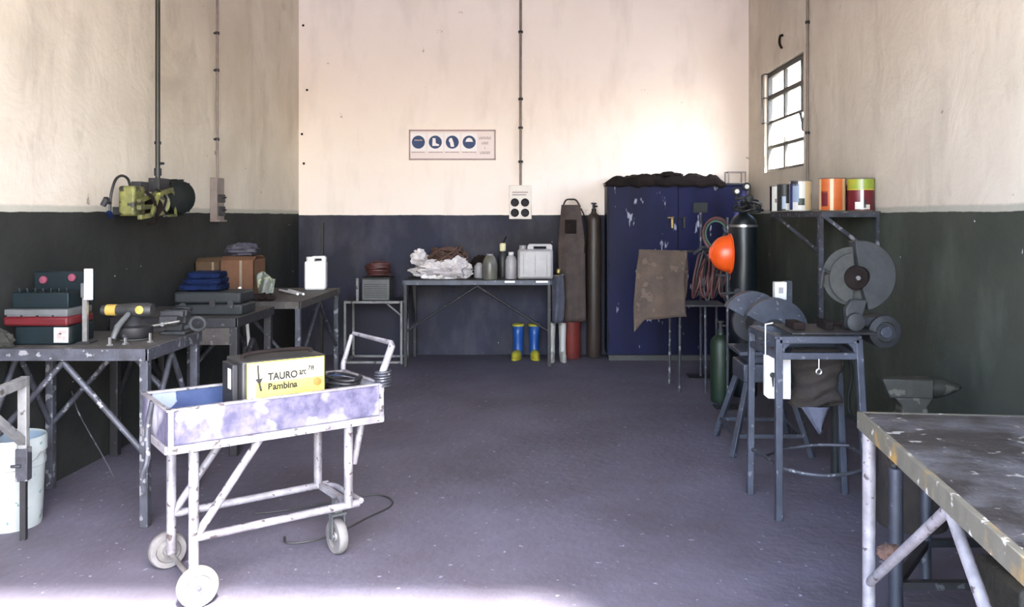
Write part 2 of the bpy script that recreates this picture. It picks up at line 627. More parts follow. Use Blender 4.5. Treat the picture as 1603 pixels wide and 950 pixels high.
M['yellow_sole'] = mat('yellow_sole', (0.3496, 0.3268, 0.0228), (0.3040, 0.2660, 0.0228), scale=6, rough=0.5)
M['white_rubber'] = mat('white_boot_rubber', (0.4408, 0.4332, 0.4180), (0.3648, 0.3534, 0.3344), scale=5, rough=0.45)
M['grey_cloth'] = mat('grey_blue_cloth', (0.0874, 0.0897, 0.1254), (0.0471, 0.0502, 0.0722), scale=8, rough=0.9, bump=0.4)
M['blue_cloth'] = mat('blue_work_cloth', (0.0053, 0.0114, 0.0471), (0.0030, 0.0068, 0.0243), scale=9, rough=0.95, bump=0.4, spec=0.1)
M['case'] = mat('grey_tool_case', (0.0167, 0.0198, 0.0220), (0.0106, 0.0129, 0.0144), scale=8, rough=0.6, spec=0.3)
M['card'] = mat('cardboard', (0.0798, 0.0502, 0.0289), (0.0570, 0.0350, 0.0205), scale=6, rough=0.9, spec=0.2)
M['card2'] = mat('orange_cardboard', (0.1254, 0.0623, 0.0365), (0.0912, 0.0441, 0.0258), scale=6, rough=0.9, spec=0.2)
M['tape'] = mat('box_tape', (0.1976, 0.1520, 0.1102), (0.1672, 0.1292, 0.0912), rough=0.4)
M['purple_bag'] = mat('purple_grey_bag', (0.0471, 0.0441, 0.0646), (0.0289, 0.0274, 0.0395), scale=8, rough=0.7, bump=0.3)
M['clear_bag'] = mat('pale_printed_bag', (0.1292, 0.1292, 0.1140), (0.0608, 0.0836, 0.0608), scale=14, rough=0.4, bump=0.4, speck=(0.2584, 0.2508, 0.1520), speck_scale=14, speck_at=0.58)
M['teal'] = mat('dark_teal_plastic', (0.0030, 0.0084, 0.0114), (0.0023, 0.0061, 0.0076), scale=8, rough=0.5, spec=0.25)
M['red_plastic'] = mat('red_plastic_tray', (0.0760, 0.0061, 0.0091), (0.0532, 0.0053, 0.0076), scale=8, rough=0.5, spec=0.25)
M['pink'] = mat('pink_latch', (0.1368, 0.0228, 0.0494), (0.1140, 0.0198, 0.0380), rough=0.6)
M['grey_plastic'] = mat('grey_plastic', (0.0760, 0.0798, 0.0836), (0.0532, 0.0562, 0.0578), scale=10, rough=0.5)
M['cream_box'] = mat('cream_socket_plate', (0.72, 0.66, 0.62), (0.66, 0.60, 0.56), scale=8, rough=0.5)
M['socket'] = mat('black_socket', (0.0122, 0.0106, 0.0144), (0.0182, 0.0160, 0.0213), rough=0.6, spec=0.2)
M['conduit'] = mat('grey_conduit', (0.22, 0.18, 0.165), (0.15, 0.12, 0.11), scale=9, rough=0.6)
M['conduit_dark'] = mat('dark_pipe', (0.0122, 0.0122, 0.0091), (0.0198, 0.0198, 0.0129), scale=9, rough=0.5, metal=0.2)
M['sign'] = mat('sign_board', (0.78, 0.68, 0.69), (0.75, 0.65, 0.66), scale=3, rough=0.6)
M['sign_pale'] = mat('sign_white', (0.82, 0.78, 0.82), (0.80, 0.76, 0.80), scale=3, rough=0.6)
M['sign_frame'] = mat('sign_border', (0.36, 0.28, 0.28), (0.32, 0.24, 0.24), rough=0.7)
M['sign_blue'] = mat('sign_blue', (0.0091, 0.0342, 0.1216), (0.0122, 0.0418, 0.1368), scale=20, rough=0.6)
M['olive_yellow'] = mat('dirty_yellow_paint', (0.1824, 0.1824, 0.0418), (0.0608, 0.0608, 0.0228), scale=10, rough=0.55, bump=0.2, speck=(0.0152, 0.0137, 0.0091), speck_scale=16, speck_at=0.58)
M['drum'] = mat('black_green_motor_paint', (0.0061, 0.0091, 0.0084), (0.0038, 0.0046, 0.0046), scale=9, rough=0.7, bump=0.2, spec=0.2)
M['anvil'] = mat('olive_anvil_iron', (0.0258, 0.0258, 0.0198), (0.0152, 0.0152, 0.0122), scale=9, rough=0.6, metal=0.2, bump=0.2, speck=(0.0570, 0.0570, 0.0456), speck_scale=20, speck_at=0.62)
M['amber_yellow'] = mat('amber_yellow', (0.3496, 0.2508, 0.0532), (0.2888, 0.1900, 0.0380), scale=20, rough=0.5)
M['win_frame'] = mat('black_window_steel', (0.0228, 0.0228, 0.0243), (0.0380, 0.0342, 0.0304), scale=12, rough=0.6)
M['glass'] = glass_mat()
M['rope'] = mat('brown_rope', (0.1026, 0.0547, 0.0395), (0.0570, 0.0289, 0.0228), scale=30, rough=0.9, bump=0.4, bscale=90)
M['amber'] = mat('greenish_bottle', (0.0874, 0.0821, 0.0821), (0.1216, 0.1178, 0.0912), scale=9, rough=0.35)
M['can_orange'] = mat('orange_can_label', (0.52, 0.125, 0.03), (0.44, 0.09, 0.02), scale=5, rough=0.4)
M['can_dkred'] = mat('dark_red_can_label', (0.1292, 0.0091, 0.0167), (0.0988, 0.0076, 0.0137), scale=5, rough=0.4)
M['can_lime'] = mat('lime_can_label', (0.18, 0.31, 0.04), (0.36, 0.32, 0.03), scale=9, rough=0.4)
M['can_cream'] = mat('cream_can_label', (0.56, 0.42, 0.24), (0.50, 0.36, 0.20), scale=5, rough=0.4)
M['can_blue'] = mat('blue_can_label', (0.0091, 0.0198, 0.1140), (0.0091, 0.0152, 0.0836), scale=5, rough=0.4)
M['can_sky'] = mat('pale_blue_can_label', (0.1976, 0.2584, 0.3800), (0.2584, 0.3116, 0.3952), scale=5, rough=0.4)
M['can_white'] = mat('white_can_label', (0.60, 0.59, 0.56), (0.54, 0.53, 0.49), scale=5, rough=0.4)
M['tin'] = mat('tin_rim', (0.3192, 0.3040, 0.2888), (0.2280, 0.2128, 0.1976), scale=20, rough=0.4, metal=0.7)
M['sack'] = mat('olive_sack', (0.0198, 0.0198, 0.0152), (0.0122, 0.0122, 0.0099), scale=9, rough=0.95, bump=0.5, speck=(0.0456, 0.0456, 0.0365), speck_scale=12, speck_at=0.63)
M['sack_brown'] = mat('brown_cloth', (0.0274, 0.0205, 0.0167), (0.0152, 0.0114, 0.0106), scale=7, rough=0.95, bump=0.5)
M['engine'] = mat('oily_casting', (0.0342, 0.0304, 0.0228), (0.0182, 0.0160, 0.0137), scale=14, rough=0.6, metal=0.2, bump=0.3)
M['disc'] = mat('abrasive_disc', (0.0471, 0.0479, 0.0441), (0.0319, 0.0327, 0.0304), scale=20, rough=0.9)
M['wood_pale'] = mat('white_wood', (0.2508, 0.2508, 0.2546), (0.1444, 0.1406, 0.1444), scale=8, rough=0.7, speck=(0.0608, 0.0532, 0.0494), speck_scale=20, speck_at=0.62)

# ------------------------------------------------------------------ the room
YB = 9.64                         # inner face of the back wall
LS, RS = 0.024, 0.020             # the side walls open slightly towards the door
HC = 4.7


def xl(y):
    return -2.73 - (YB - y) * LS


def xr(y):
    return 2.30 + (YB - y) * RS


m = MB()
m.box((-3.6, 0.4, -0.12), (3.2, 10.2, 0.0))
struct('floor', m, M['floor'])
m = MB()
m.box((-40, -60, -0.25), (40, 0.4, -0.004))
m.box((3.2, 0.4, -0.25), (40, 40, -0.004))
o = struct('floor_yard', m, M['ground'])
m = MB()
m.box((-3.3, YB, 0), (2.9, YB + 0.25, HC))
struct('wall_back', m, M['wall_back'])
Llen = (YB - 0.7) / math.cos(LS)
m = MB()
m.box((-0.25, -Llen, 0), (0, 0.15, HC))
struct('wall_left', m, M['wall_side'], origin=(-2.73, YB, 0), rz=-LS)
# right wall with the window opening, own y runs along the wall, 0 at the back corner
WY0, WY1, WZ0, WZ1 = 7.74 - YB, 9.0 - YB, 2.0, 3.03
m = MB()
m.box((0, -Llen, 0), (0.22, 0.15, WZ0))
m.box((0, -Llen, WZ1), (0.22, 0.15, HC))
m.box((0, -Llen, WZ0), (0.22, WY0, WZ1))
m.box((0, WY1, WZ0), (0.22, 0.15, WZ1))
struct('wall_right', m, M['wall_right'], origin=(2.30, YB, 0), rz=RS)
m = MB()
m.box((-3.3, 0.75, 0), (DOOR[0], 1.0, HC))
m.box((DOOR[1], 0.75, 0), (2.9, 1.0, HC))
m.box((DOOR[0], 0.75, DOOR[3]), (DOOR[1], 1.0, HC))
struct('wall_front', m, M['wall_side'])
m = MB()
m.box((-3.4, 0.6, HC), (3.0, YB + 0.3, HC + 0.08))
struct('ceiling', m, M['ceiling'])

# window: steel frame, bars and panes, two columns and a narrow one, four rows
win = thing('window_1', None, None, (2.30, YB, 0), RS)
win['kind'] = 'structure'
win['label'] = 'black steel framed window of small panes in the right wall'
fx0, fx1 = 0.03, 0.075
m = MB()
for a, b in (((fx0, WY0, WZ0), (fx1, WY0 + 0.03, WZ1)), ((fx0, WY1 - 0.03, WZ0), (fx1, WY1, WZ1)),
             ((fx0, WY0, WZ0), (fx1, WY1, WZ0 + 0.03)), ((fx0, WY0, WZ1 - 0.05), (fx1, WY1, WZ1))):
    m.box(a, b)
part(win, 'window_frame', m, M['win_frame'], local=True)
hrow = (WZ1 - WZ0) / 4
zs = [WZ0 + hrow * i for i in range(5)]
ycol = [WY0 + 0.03, WY0 + 0.17, WY0 + 0.70, WY1 - 0.03]
for i, th in ((1, 0.034), (2, 0.026), (3, 0.050)):
    m = MB()
    m.box((fx0 + 0.005, WY0, zs[i] - th / 2), (fx1 - 0.005, WY1, zs[i] + th / 2))
    part(win, 'glazing_bar', m, M['win_frame'], local=True)
for r0, r1, k in ((2, 4, 1), (2, 4, 2), (0, 1, 2)):
    m = MB()
    m.box((fx0 + 0.008, ycol[k] - 0.024, zs[r0]), (fx1 - 0.008, ycol[k] + 0.024, zs[r1]))
    part(win, 'glazing_bar', m, M['win_frame'], local=True)
# stub of the broken bar in the open row, bent latch
m = MB()
m.box((fx0 + 0.008, ycol[2] - 0.018, zs[1]), (fx1 - 0.008, ycol[2] + 0.018, zs[1] + 0.07))
part(win, 'broken_bar', m, M['win_frame'], local=True)
m = MB()
m.tube(spline([(0.05, WY0 + 0.02, zs[1] + 0.09), (0.05, WY0 + 0.16, zs[1] + 0.08), (0.05, WY0 + 0.18, zs[1] + 0.15), (0.05, WY0 + 0.25, zs[2])]), 0.014, 8)
m.tube(spline([(0.05, WY0 + 0.18, zs[1] + 0.15), (0.05, WY0 + 0.12, zs[1] + 0.2), (0.05, WY0 + 0.10, zs[2])]), 0.014, 8)
part(win, 'latch', m, M['win_frame'], local=True)
for r in range(4):
    cols = [(0, 1), (1, 2), (2, 3)] if r >= 2 else ([(0, 2), (2, 3)] if r == 0 else [(2, 3)])
    for a, b in cols:
        m = MB()
        m.box((0.05, ycol[a], zs[r]), (0.054, ycol[b], zs[r + 1]))
        part(win, 'pane', m, M['glass'], local=True)
# sash edge standing off the frame on the far side
m = MB()
m.bar((-0.02, WY1 + 0.03, zs[2]), (-0.02, WY1 + 0.03, WZ1 - 0.01), 0.014)
for q in (zs[2], zs[3], WZ1 - 0.012):
    m.bar((-0.02, WY1 - 0.06, q), (-0.02, WY1 + 0.03, q), 0.012)
    m.bar((-0.02, WY1 - 0.06, q), (0.05, WY1 - 0.06, q), 0.012)
part(win, 'opening_stay', m, M['win_frame'], local=True)


# ------------------------------------------------------------------ steel benches
def bench(name, label, loc, rz, w, l, h, topmat, legmat, edge=None, th=0.055, apron=0.0, leg=0.042, vfront=True, vside=True, vback=False,
          roundleg=False, brz=0.36, group=None):
    """local: x 0..w to the right, y 0..l away from the camera, z up"""
    t = thing(name, label, 'workbench', loc, rz, group)
    m = MB()
    m.box((0, 0, h - th), (w, l, h))
    part(t, 'top', m, topmat, local=True, bevel=0.004)
    e = 0.006
    rail_h = 0.05
    for a, b in (((0, -e, h - th - 0.004), (w, 0.012, h + 0.001)), ((0, l - 0.012, h - th - 0.004), (w, l + e, h + 0.001)),
                 ((-e, -e, h - th - 0.004), (0.012, l + e, h + 0.001)), ((w - 0.012, -e, h - th - 0.004), (w + e, l + e, h + 0.001))):
        m = MB()
        m.box(a, b)
        part(t, 'edge_rail', m, edge or legmat, local=True, bevel=0.002)
    if apron:
        m = MB()
        m.box((0.01, 0.012, h - th - apron), (w - 0.01, 0.03, h - th))
        part(t, 'apron', m, topmat, local=True, bevel=0.003)
    q = leg / 2 + 0.004
    P = [(q, q), (w - q, q), (w - q, l - q), (q, l - q)]
    for x, y in P:
        m = MB()
        if roundleg:
            m.tube([(x, y, 0), (x, y, h - th)], leg / 2, 14)
        else:
            m.bar((x, y, 0), (x, y, h - th), leg)
        part(t, 'leg', m, legmat, local=True, bevel=0.003)
    zt = h - th - apron - 0.015
    bw = leg * 0.72

    def vee(a, b):
        mid = ((a[0] + b[0]) / 2, (a[1] + b[1]) / 2, zt)
        for c in (a, b):
            m = MB()
            m.tube([(mid[0], mid[1], zt), (c[0], c[1], brz)], bw / 2, 10)
            part(t, 'brace', m, legmat, local=True)
    if vfront:
        vee(P[0], P[1])
    if vside:
        vee(P[1], P[2])
        vee(P[0], P[3])
    if vback:
        vee(P[2], P[3])
    return t


bench('steel_workbench', 'steel workbench holding the open toolbox, white bucket under it', (-2.83, 4.28, 0), 0, 0.87, 0.66, 0.89, M['dusty_top'], M['steel'], vfront=True, vside=True, vback=True)
bench('steel_workbench', 'dark steel workbench with deep apron carrying the grey tool case', (-2.80, 5.56, 0), 0, 0.83, 0.74, 0.89, M['dusty_top'], M['dark_steel'], apron=0.12, leg=0.05, vside=True, vfront=False)
bench('steel_workbench', 'brown topped bench in the left corner with the white jerrycan on it', (-2.745, 6.63, 0), 0, 0.88, 1.28, 0.89, M['dusty_top'], M['steel'], th=0.05, leg=0.04, edge=M['dusty_top'], vfront=True, vside=True)
bench('steel_workbench', 'long dark bench against the back wall under the socket plate', (-1.435, 8.84, 0), 0, 1.52, 0.70, 0.89, M['dark_steel'], M['dark_steel'], edge=M['blue_steel'], th=0.045, leg=0.036, vfront=True, vside=True)
RB = math.radians(-6.05)
# near right bench: own x to the right, own y towards the door (its length runs towards the camera)
u = Vector((math.cos(RB), math.sin(RB), 0))
vv = Vector((-math.sin(RB), math.cos(RB), 0))
far = Vector((1.048, 2.858, 0))
LB = 1.50
org = far - vv * LB
bench('stained_workbench', 'nearest workbench with chipped yellow edge and pale pipe legs', tuple(org), RB, 0.92, LB, 0.90, M['bench_top'], M['pale_pipe'], edge=M['rust_edge'], th=0.05, leg=0.042, roundleg=True, vside=True, vfront=False, vback=False, brz=0.345)

# ------------------------------------------------------------------ cart with the yellow welder
CU = math.atan2(0.6, 0.8)
CO = (-1.377, 3.43, 0)
cart = thing('welding_cart', 'scuffed pale wheeled cart with a shallow metal bin in front', 'cart', CO, CU)
# own x: along the cart, own y: across, away from the camera
B0, B1, BV0, BV1, BZ0, BZ1 = -0.11, 0.81, 0.0, 0.42, 0.645, 0.79
m = MB()
m.box((B0, BV0, BZ0), (B1, BV0 + 0.006, BZ1))
part(cart, 'front_panel', m, M['bin'], local=True)
m = MB()
m.box((B0, BV1 - 0.006, BZ0), (B1, BV1, BZ1))
part(cart, 'back_panel', m, M['bin_in'], local=True)
for a in (B0, B1 - 0.006):
    m = MB()
    m.prism([(0, BZ0), (BV1, BZ0), (BV1, BZ1), (0, BZ1)], a, a + 0.006, Matrix(((0, 1, 0, 0), (1, 0, 0, 0), (0, 0, 1, 0), (0, 0, 0, 1))))
    part(cart, 'end_panel', m, M['bin'], local=True)
m = MB()
m.box((B0, BV0, BZ0), (B1, BV1, BZ0 + 0.006))
part(cart, 'bin_floor', m, M['bin_in'], local=True)
# folded angle rims and corner angles
for a, b in (((B0 - 0.004, -0.008, BZ1 - 0.006), (B1 + 0.004, 0.014, BZ1 + 0.004)), ((B0 - 0.004, BV1 - 0.014, BZ1 - 0.006), (B1 + 0.004, BV1 + 0.008, BZ1 + 0.004)),
             ((B0 - 0.006, -0.008, BZ1 - 0.006), (B0 + 0.014, BV1 + 0.008, BZ1 + 0.004)), ((B1 - 0.014, -0.008, BZ1 - 0.006), (B1 + 0.006, BV1 + 0.008, BZ1 + 0.004))):
    m = MB()
    m.box(a, b)
    part(cart, 'rim', m, M['pale_pipe'], local=True, bevel=0.002)
for a, b in (((B0, -0.014, BZ0 - 0.028), (B1, 0.012, BZ0 + 0.004)), ((B0, BV1 - 0.012, BZ0 - 0.028), (B1, BV1 + 0.014, BZ0 + 0.004)),
             ((B0 - 0.01, 0, BZ0 - 0.028), (B0 + 0.014, BV1, BZ0 + 0.004)), ((B1 - 0.014, 0, BZ0 - 0.028), (B1 + 0.01, BV1, BZ0 + 0.004))):
    m = MB()
    m.box(a, b)
    part(cart, 'bin_rail', m, M['pale_pipe'], local=True, bevel=0.002)
for x in (B0, B1 - 0.02):
    m = MB()
    m.box((x, -0.012, BZ0), (x + 0.022, 0.004, BZ1))
    part(cart, 'corner_angle', m, M['pale_pipe'], local=True, bevel=0.002)
m = MB()
m.lathe([(0.016, 0), (0.016, 0.006), (0.006, 0.008)], Matrix.Translation((B0 + 0.045, -0.001, BZ1 - 0.035)) @ Matrix.Rotation(PI / 2, 4, 'X'), 14)
part(cart, 'bolt', m, M['white'], local=True)
V0, V1 = 0.045, 0.395
UR = 0.665
for x, y, z0 in ((0.0, V0, 0.085), (0.0, V1, 0.085), (UR, V0, 0.25), (UR, V1, 0.25)):
    m = MB()
    m.tube([(x, y, z0), (x, y, BZ0 - 0.02)], 0.020, 14)
    part(cart, 'leg', m, M['pale_pipe'], local=True)
for y in (V0, V1):
    m = MB()
    m.tube([(0.0, y, 0.255), (UR + 0.05, y, 0.255)], 0.017, 12)
    part(cart, 'lower_rail', m, M['pale_pipe'], local=True)
    m = MB()
    m.tube([(0.01, y, 0.262), (0.275, y, BZ0 - 0.02)], 0.017, 12)
    part(cart, 'brace', m, M['pale_pipe'], local=True)
m = MB()
m.tube(spline([(UR + 0.02, V1, 0.255), (UR + 0.07, V1 - 0.04, 0.25), (UR + 0.075, V1 - 0.12, 0.25), (UR + 0.07, V0 + 0.02, 0.255)], 5), 0.014, 10)
part(cart, 'cross_rail', m, M['pale_pipe'], local=True)
m = MB()
m.tube([(0.0, -0.02, 0.08), (0.0, 0.48, 0.08)], 0.011, 10)
part(cart, 'axle', m, M['hub'], local=True)


def wheel(parent, x, y, z, r, w, tyre, rz=0.0):
    R = Matrix.Translation((x, y, z)) @ Matrix.Rotation(rz, 4, 'Z') @ Matrix.Rotation(PI / 2, 4, 'X')
    m = MB()
    m.lathe([(r * 0.66, -w / 2), (r * 0.92, -w / 2), (r, -w * 0.28), (r, w * 0.28), (r * 0.92, w / 2), (r * 0.66, w / 2), (r * 0.66, -w / 2)], R, 28)
    wh = part(parent, 'wheel', m, tyre, local=True)
    m = MB()
    m.lathe([(0.0, -w * 0.42), (r * 0.26, -w * 0.42), (r * 0.30, -w * 0.22), (r * 0.6, -w * 0.18), (r * 0.67, -w * 0.3), (r * 0.67, w * 0.3), (r * 0.6, w * 0.18), (r * 0.30, w * 0.22), (r * 0.26, w * 0.42), (0.0, w * 0.42)], R, 24)
    part(wh, 'hub', m, M['hub'], local=True)
    m = MB()
    m.lathe([(0.0, w * 0.42), (r * 0.13, w * 0.42), (r * 0.13, w * 0.62), (0, w * 0.66)], R, 10)
    m.lathe([(0.0, -w * 0.66), (r * 0.13, -w * 0.62), (r * 0.13, -w * 0.42), (0, -w * 0.42)], R, 10)
    part(wh, 'axle_cap', m, M['steel'], local=True)
    return wh


wheel(cart, 0.0, -0.012, 0.080, 0.080, 0.042, M['tyre_pale'])
wheel(cart, 0.0, 0.462, 0.080, 0.080, 0.042, M['tyre'])
cu_, cv_ = 0.665, 0.17
wheel(cart, cu_, cv_, 0.080, 0.080, 0.042, M['tyre'], rz=math.radians(-88))
m = MB()
Mf = Matrix.Translation((cu_, cv_, 0)) @ Matrix.Rotation(math.radians(-88), 4, 'Z')
for s in (-1, 1):
    m.box((-0.016, s * 0.030 - 0.003, 0.07), (0.016, s * 0.030 + 0.003, 0.185), Mf)
m.box((-0.03, -0.034, 0.18), (0.03, 0.034, 0.19), Mf)
m.box((-0.018, -0.018, 0.19), (0.018, 0.018, 0.25), Mf)
part(cart, 'caster_fork', m, M['grey_plastic'], local=True)
m = MB()
m.bar((UR + 0.01, V0, 0.255), (UR + 0.01, V1, 0.255), 0.026)
part(cart, 'cross_rail', m, M['pale_pipe'], local=True)
# push handle at the far end
m = MB()
hp = [(B1 + 0.0, 0.02, BZ1 - 0.04), (B1 + 0.012, 0.02, BZ1 + 0.05), (B1 + 0.055, 0.015, 0.955), (B1 + 0.06, 0.03, 0.965), (B1 + 0.06, 0.44, 0.965), (B1 + 0.055, 0.452, 0.955), (B1 + 0.0, 0.43, BZ1 + 0.03), (B1 - 0.005, 0.42, BZ1 - 0.04)]
m.tube(hp, [0.017, 0.017, 0.016, 0.012, 0.009, 0.010, 0.013, 0.013], 12)
part(cart, 'push_handle', m, M['pale_pipe'], local=True)
# prop leg under the far corner, with the torn sheet strip at the left end
m = MB()
m.tube([(B1 - 0.06, 0.08, BZ0 - 0.02), (B1 - 0.095, 0.10, 0.42)], 0.016, 10)
part(cart, 'prop', m, M['pale_pipe'], local=True)
m = MB()
m.tube(spline([(B0 - 0.006, 0.22, BZ1), (B0 - 0.02, 0.24, 0.68), (B0 - 0.03, 0.20, 0.56), (B0 - 0.045, 0.21, 0.50), (B0 - 0.03, 0.25, 0.42)], 6), [0.012] * 24 + [0.008], 8)
part(cart, 'hanging_strip', m, M['steel'], local=True)

# welding machine in the bin
wm = thing('welding_machine', 'yellow and black arc welding machine lying in the cart bin', 'welder', CO, CU)
wu0, wu1, wv0, wv1, wz0, wz1 = 0.215, 0.552, 0.045, 0.27, BZ0 + 0.006, 0.935
m = MB()
m.box((wu0 - 0.02, wv0 + 0.008, wz0), (wu1 + 0.012, wv1, wz1 + 0.006))
part(wm, 'housing', m, M['black'], local=True, bevel=0.008)
m = MB()
m.box((wu0, wv0, wz0 + 0.01), (wu1, wv0 + 0.01, wz1))
fp = part(wm, 'front_panel', m, M['yellow'], local=True, bevel=0.002)
m = MB()
m.box((wu0 + 0.004, wv0 - 0.0015, wz1 - 0.086), (wu1 - 0.004, wv0, wz1 - 0.006))
m.box((wu0 + 0.004, wv0 - 0.0015, wz0 + 0.02), (wu0 + 0.035, wv0, wz1 - 0.006))
part(fp, 'pale_field', m, M['cream_panel'], local=True)


def put_text(parent, s, u, v, z, width, height, matl, bold=0.0, tilt=0.0, name='lettering'):
    vs, fs = text_mesh(s, 1.0, 0.0, bold)
    x0, x1 = min(q.x for q in vs), max(q.x for q in vs)
    y1 = max(q.y for q in vs)
    n = len(vs)
    vs = [Vector(((q.x - x0) * width / (x1 - x0), q.y * height / y1, 0.0006)) for q in vs]
    stretch = 1.0
    m = MB()
    R = Matrix.Translation((u, v, z)) @ Matrix.Rotation(PI / 2, 4, 'X') @ Matrix.Rotation(tilt, 4, 'Z')
    m.add([R @ Vector((q.x * stretch, q.y, q.z)) for q in vs], fs)
    return part(parent, name, m, matl, local=True, smooth=0)


yl = wv0 - 0.003
put_text(fp, 'TAURO', wu0 + 0.084, yl, wz1 - 0.079, 0.130, 0.031, M['ink'], 0.045)
put_text(fp, 'arc', wu0 + 0.221, yl, wz1 - 0.070, 0.032, 0.020, M['ink'], 0.04)
put_text(fp, '78', wu0 + 0.258, yl, wz1 - 0.055, 0.030, 0.020, M['ink'], 0.03)
put_text(fp, 'Bambina', wu0 + 0.086, yl, wz1 - 0.121, 0.128, 0.029, M['ink'], 0.042)
m = MB()
m.prism([(wu0 + 0.040, wz1 - 0.012), (wu0 + 0.047, wz1 - 0.012), (wu0 + 0.050, wz1 - 0.070), (wu0 + 0.064, wz1 - 0.067), (wu0 + 0.054, wz1 - 0.090), (wu0 + 0.062, wz1 - 0.122), (wu0 + 0.052, wz1 - 0.122), (wu0 + 0.045, wz1 - 0.090), (wu0 + 0.032, wz1 - 0.070), (wu0 + 0.042, wz1 - 0.069)], yl, yl + 0.002)
part(fp, 'arrow_mark', m, M['ink'], local=True, smooth=0)
m = MB()
m.lathe([(0.0, 0), (0.017, 0), (0.017, 0.012), (0, 0.014)], Matrix.Translation((wu1 - 0.035, wv0, wz1 - 0.108)) @ Matrix.Rotation(PI / 2, 4, 'X'), 16)
part(wm, 'amber_knob', m, M['can_orange'], local=True)
m = MB()
m.tube(spline([(wu0 + 0.02, 0.16, wz1), (wu0 + 0.03, 0.16, wz1 + 0.02), (0.38, 0.16, wz1 + 0.026), (wu1 - 0.03, 0.16, wz1 + 0.02), (wu1 - 0.02, 0.16, wz1)], 6), 0.009, 8)
part(wm, 'carry_handle', m, M['brown_rag'], local=True)
m = MB()
m.box((wu0 - 0.045, 0.10, wz0), (wu0 - 0.022, 0.24, wz1 - 0.01))
part(wm, 'end_plate', m, M['dark_steel'], local=True, bevel=0.003)
m = MB()
m.box((wu0 - 0.0475, 0.12, wz0 + 0.17), (wu0 - 0.0455, 0.155, wz1 - 0.03))
part(wm, 'side_label', m, M['white'], local=True)

# cable heap in the bin at the handle end, wrapped over the corner
hc = thing('welding_cable', 'grey cable heap wrapped round the handle of the cart', 'cable', CO, CU)
m = MB()
pts = []
for i in range(150):
    a = i * 0.42
    r = 0.075 + 0.03 * noise.noise(Vector((i * 0.13, 0, 0)))
    pts.append(Vector((0.69 + r * math.cos(a), 0.17 + 1.6 * r * math.sin(a), BZ0 + 0.02 + 0.15 * i / 150 + 0.012 * noise.noise(Vector((0, i * 0.3, 2))))))
m.tube(pts, 0.007, 6)
part(hc, 'coil', m, M['dark_steel'], local=True)
m = MB()
pts = []
for i in range(64):
    a = i * 0.6
    pts.append(Vector((B1 + 0.012 + 0.033 * math.cos(a), 0.02 + 0.035 * math.sin(a), BZ1 - 0.02 + 0.075 * i / 64)))
m.tube(pts, 0.006, 6)
part(hc, 'wrapped_turns', m, M['steel'], local=True)
# cable on the floor
G = lambda px, py: W(px, py, 2092.5 / (py - 338.0))
m = MB()
pts = [(445, 842), (450, 852), (490, 848), (530, 835), (575, 812), (610, 795), (612, 783), (590, 776), (555, 780), (505, 790), (450, 800), (400, 806)]
m.tube(spline([(lambda g: (g.x, g.y, 0.006))(G(*p)) for p in pts], 8), 0.005, 6)
solo('floor_cable', m, M['rubber'], 'thin dark cable looped on the floor under the cart', 'cable')

# ------------------------------------------------------------------ left foreground: bucket and trestle
bk = thing('plastic_bucket', 'white plastic bucket on the floor at the left edge', 'bucket', (-2.665, 4.33, 0))
m = MB()
Rb = Matrix.Identity(4)
m.lathe([(0.0, 0.0), (0.128, 0.0), (0.132, 0.01), (0.145, 0.30), (0.150, 0.305), (0.150, 0.33), (0.147, 0.332), (0.148, 0.37), (0.155, 0.372), (0.155, 0.44), (0.150, 0.448), (0.145, 0.445), (0.140, 0.30), (0.126, 0.012), (0, 0.012)], Rb, 36)
part(bk, 'pail', m, M['white_bucket'], local=True)
m = MB()
m.lathe([(0.1385, 0.30), (0.1435, 0.44), (0.1425, 0.44), (0.1375, 0.30)], Rb, 36)
part(bk, 'inside_wall', m, M['bucket_in'], local=True)
m = MB()
m.tube([(0.152 * math.cos(a), 0.152 * math.sin(a) - 0.0, 0.375 - 0.11 * max(0, math.sin(-a))) for a in [math.radians(q) for q in range(-180, 1, 12)]], 0.0025, 6)
part(bk, 'bail_handle', m, M['chrome'], local=True)

tr = thing('steel_trestle', 'pale bracket trestle standing in front of the white bucket', 'trestle', (-2.487, 4.13, 0), math.radians(8.5))
m = MB()
m.bar((0, 0, 0.30), (0, 0, 0.78), 0.040)
part(tr, 'post', m, M['wood_pale'], local=True, bevel=0.003)
m = MB()
m.bar((0, 0, 0), (0, 0, 0.42), 0.026)
part(tr, 'foot_post', m, M['dark_steel'], local=True)
m = MB()
m.bar((0, 0, 0.285), (0, 0, 0.44), 0.054)
m.tube([(0, -0.03, 0.36), (-0.045, -0.03, 0.36)], 0.008, 8)
part(tr, 'clamp_sleeve', m, M['steel'], local=True, bevel=0.003)
m = MB()
m.bar((0, 0.02, 0.758), (0, -0.75, 0.758), 0.040, 0.045)
part(tr, 'top_bar', m, M['wood_pale'], local=True, bevel=0.003)
m = MB()
m.bar((0, -0.01, 0.47), (0, -0.42, 0.735), 0.034)
part(tr, 'brace', m, M['wood_pale'], local=True, bevel=0.003)
m = MB()
m.bar((0, -0.70, 0), (0, -0.70, 0.74), 0.036)
part(tr, 'rear_post', m, M['wood_pale'], local=True, bevel=0.003)

m = MB()
m.tube(spline([W(112, 612, 5.05), W(125, 650, 4.98), W(160, 712, 4.87), G(192, 772)], 8), 0.004, 6)
solo('steel_wire', m, M['steel'], 'thin steel wire hanging down to the floor beneath the left workbench', 'wire')

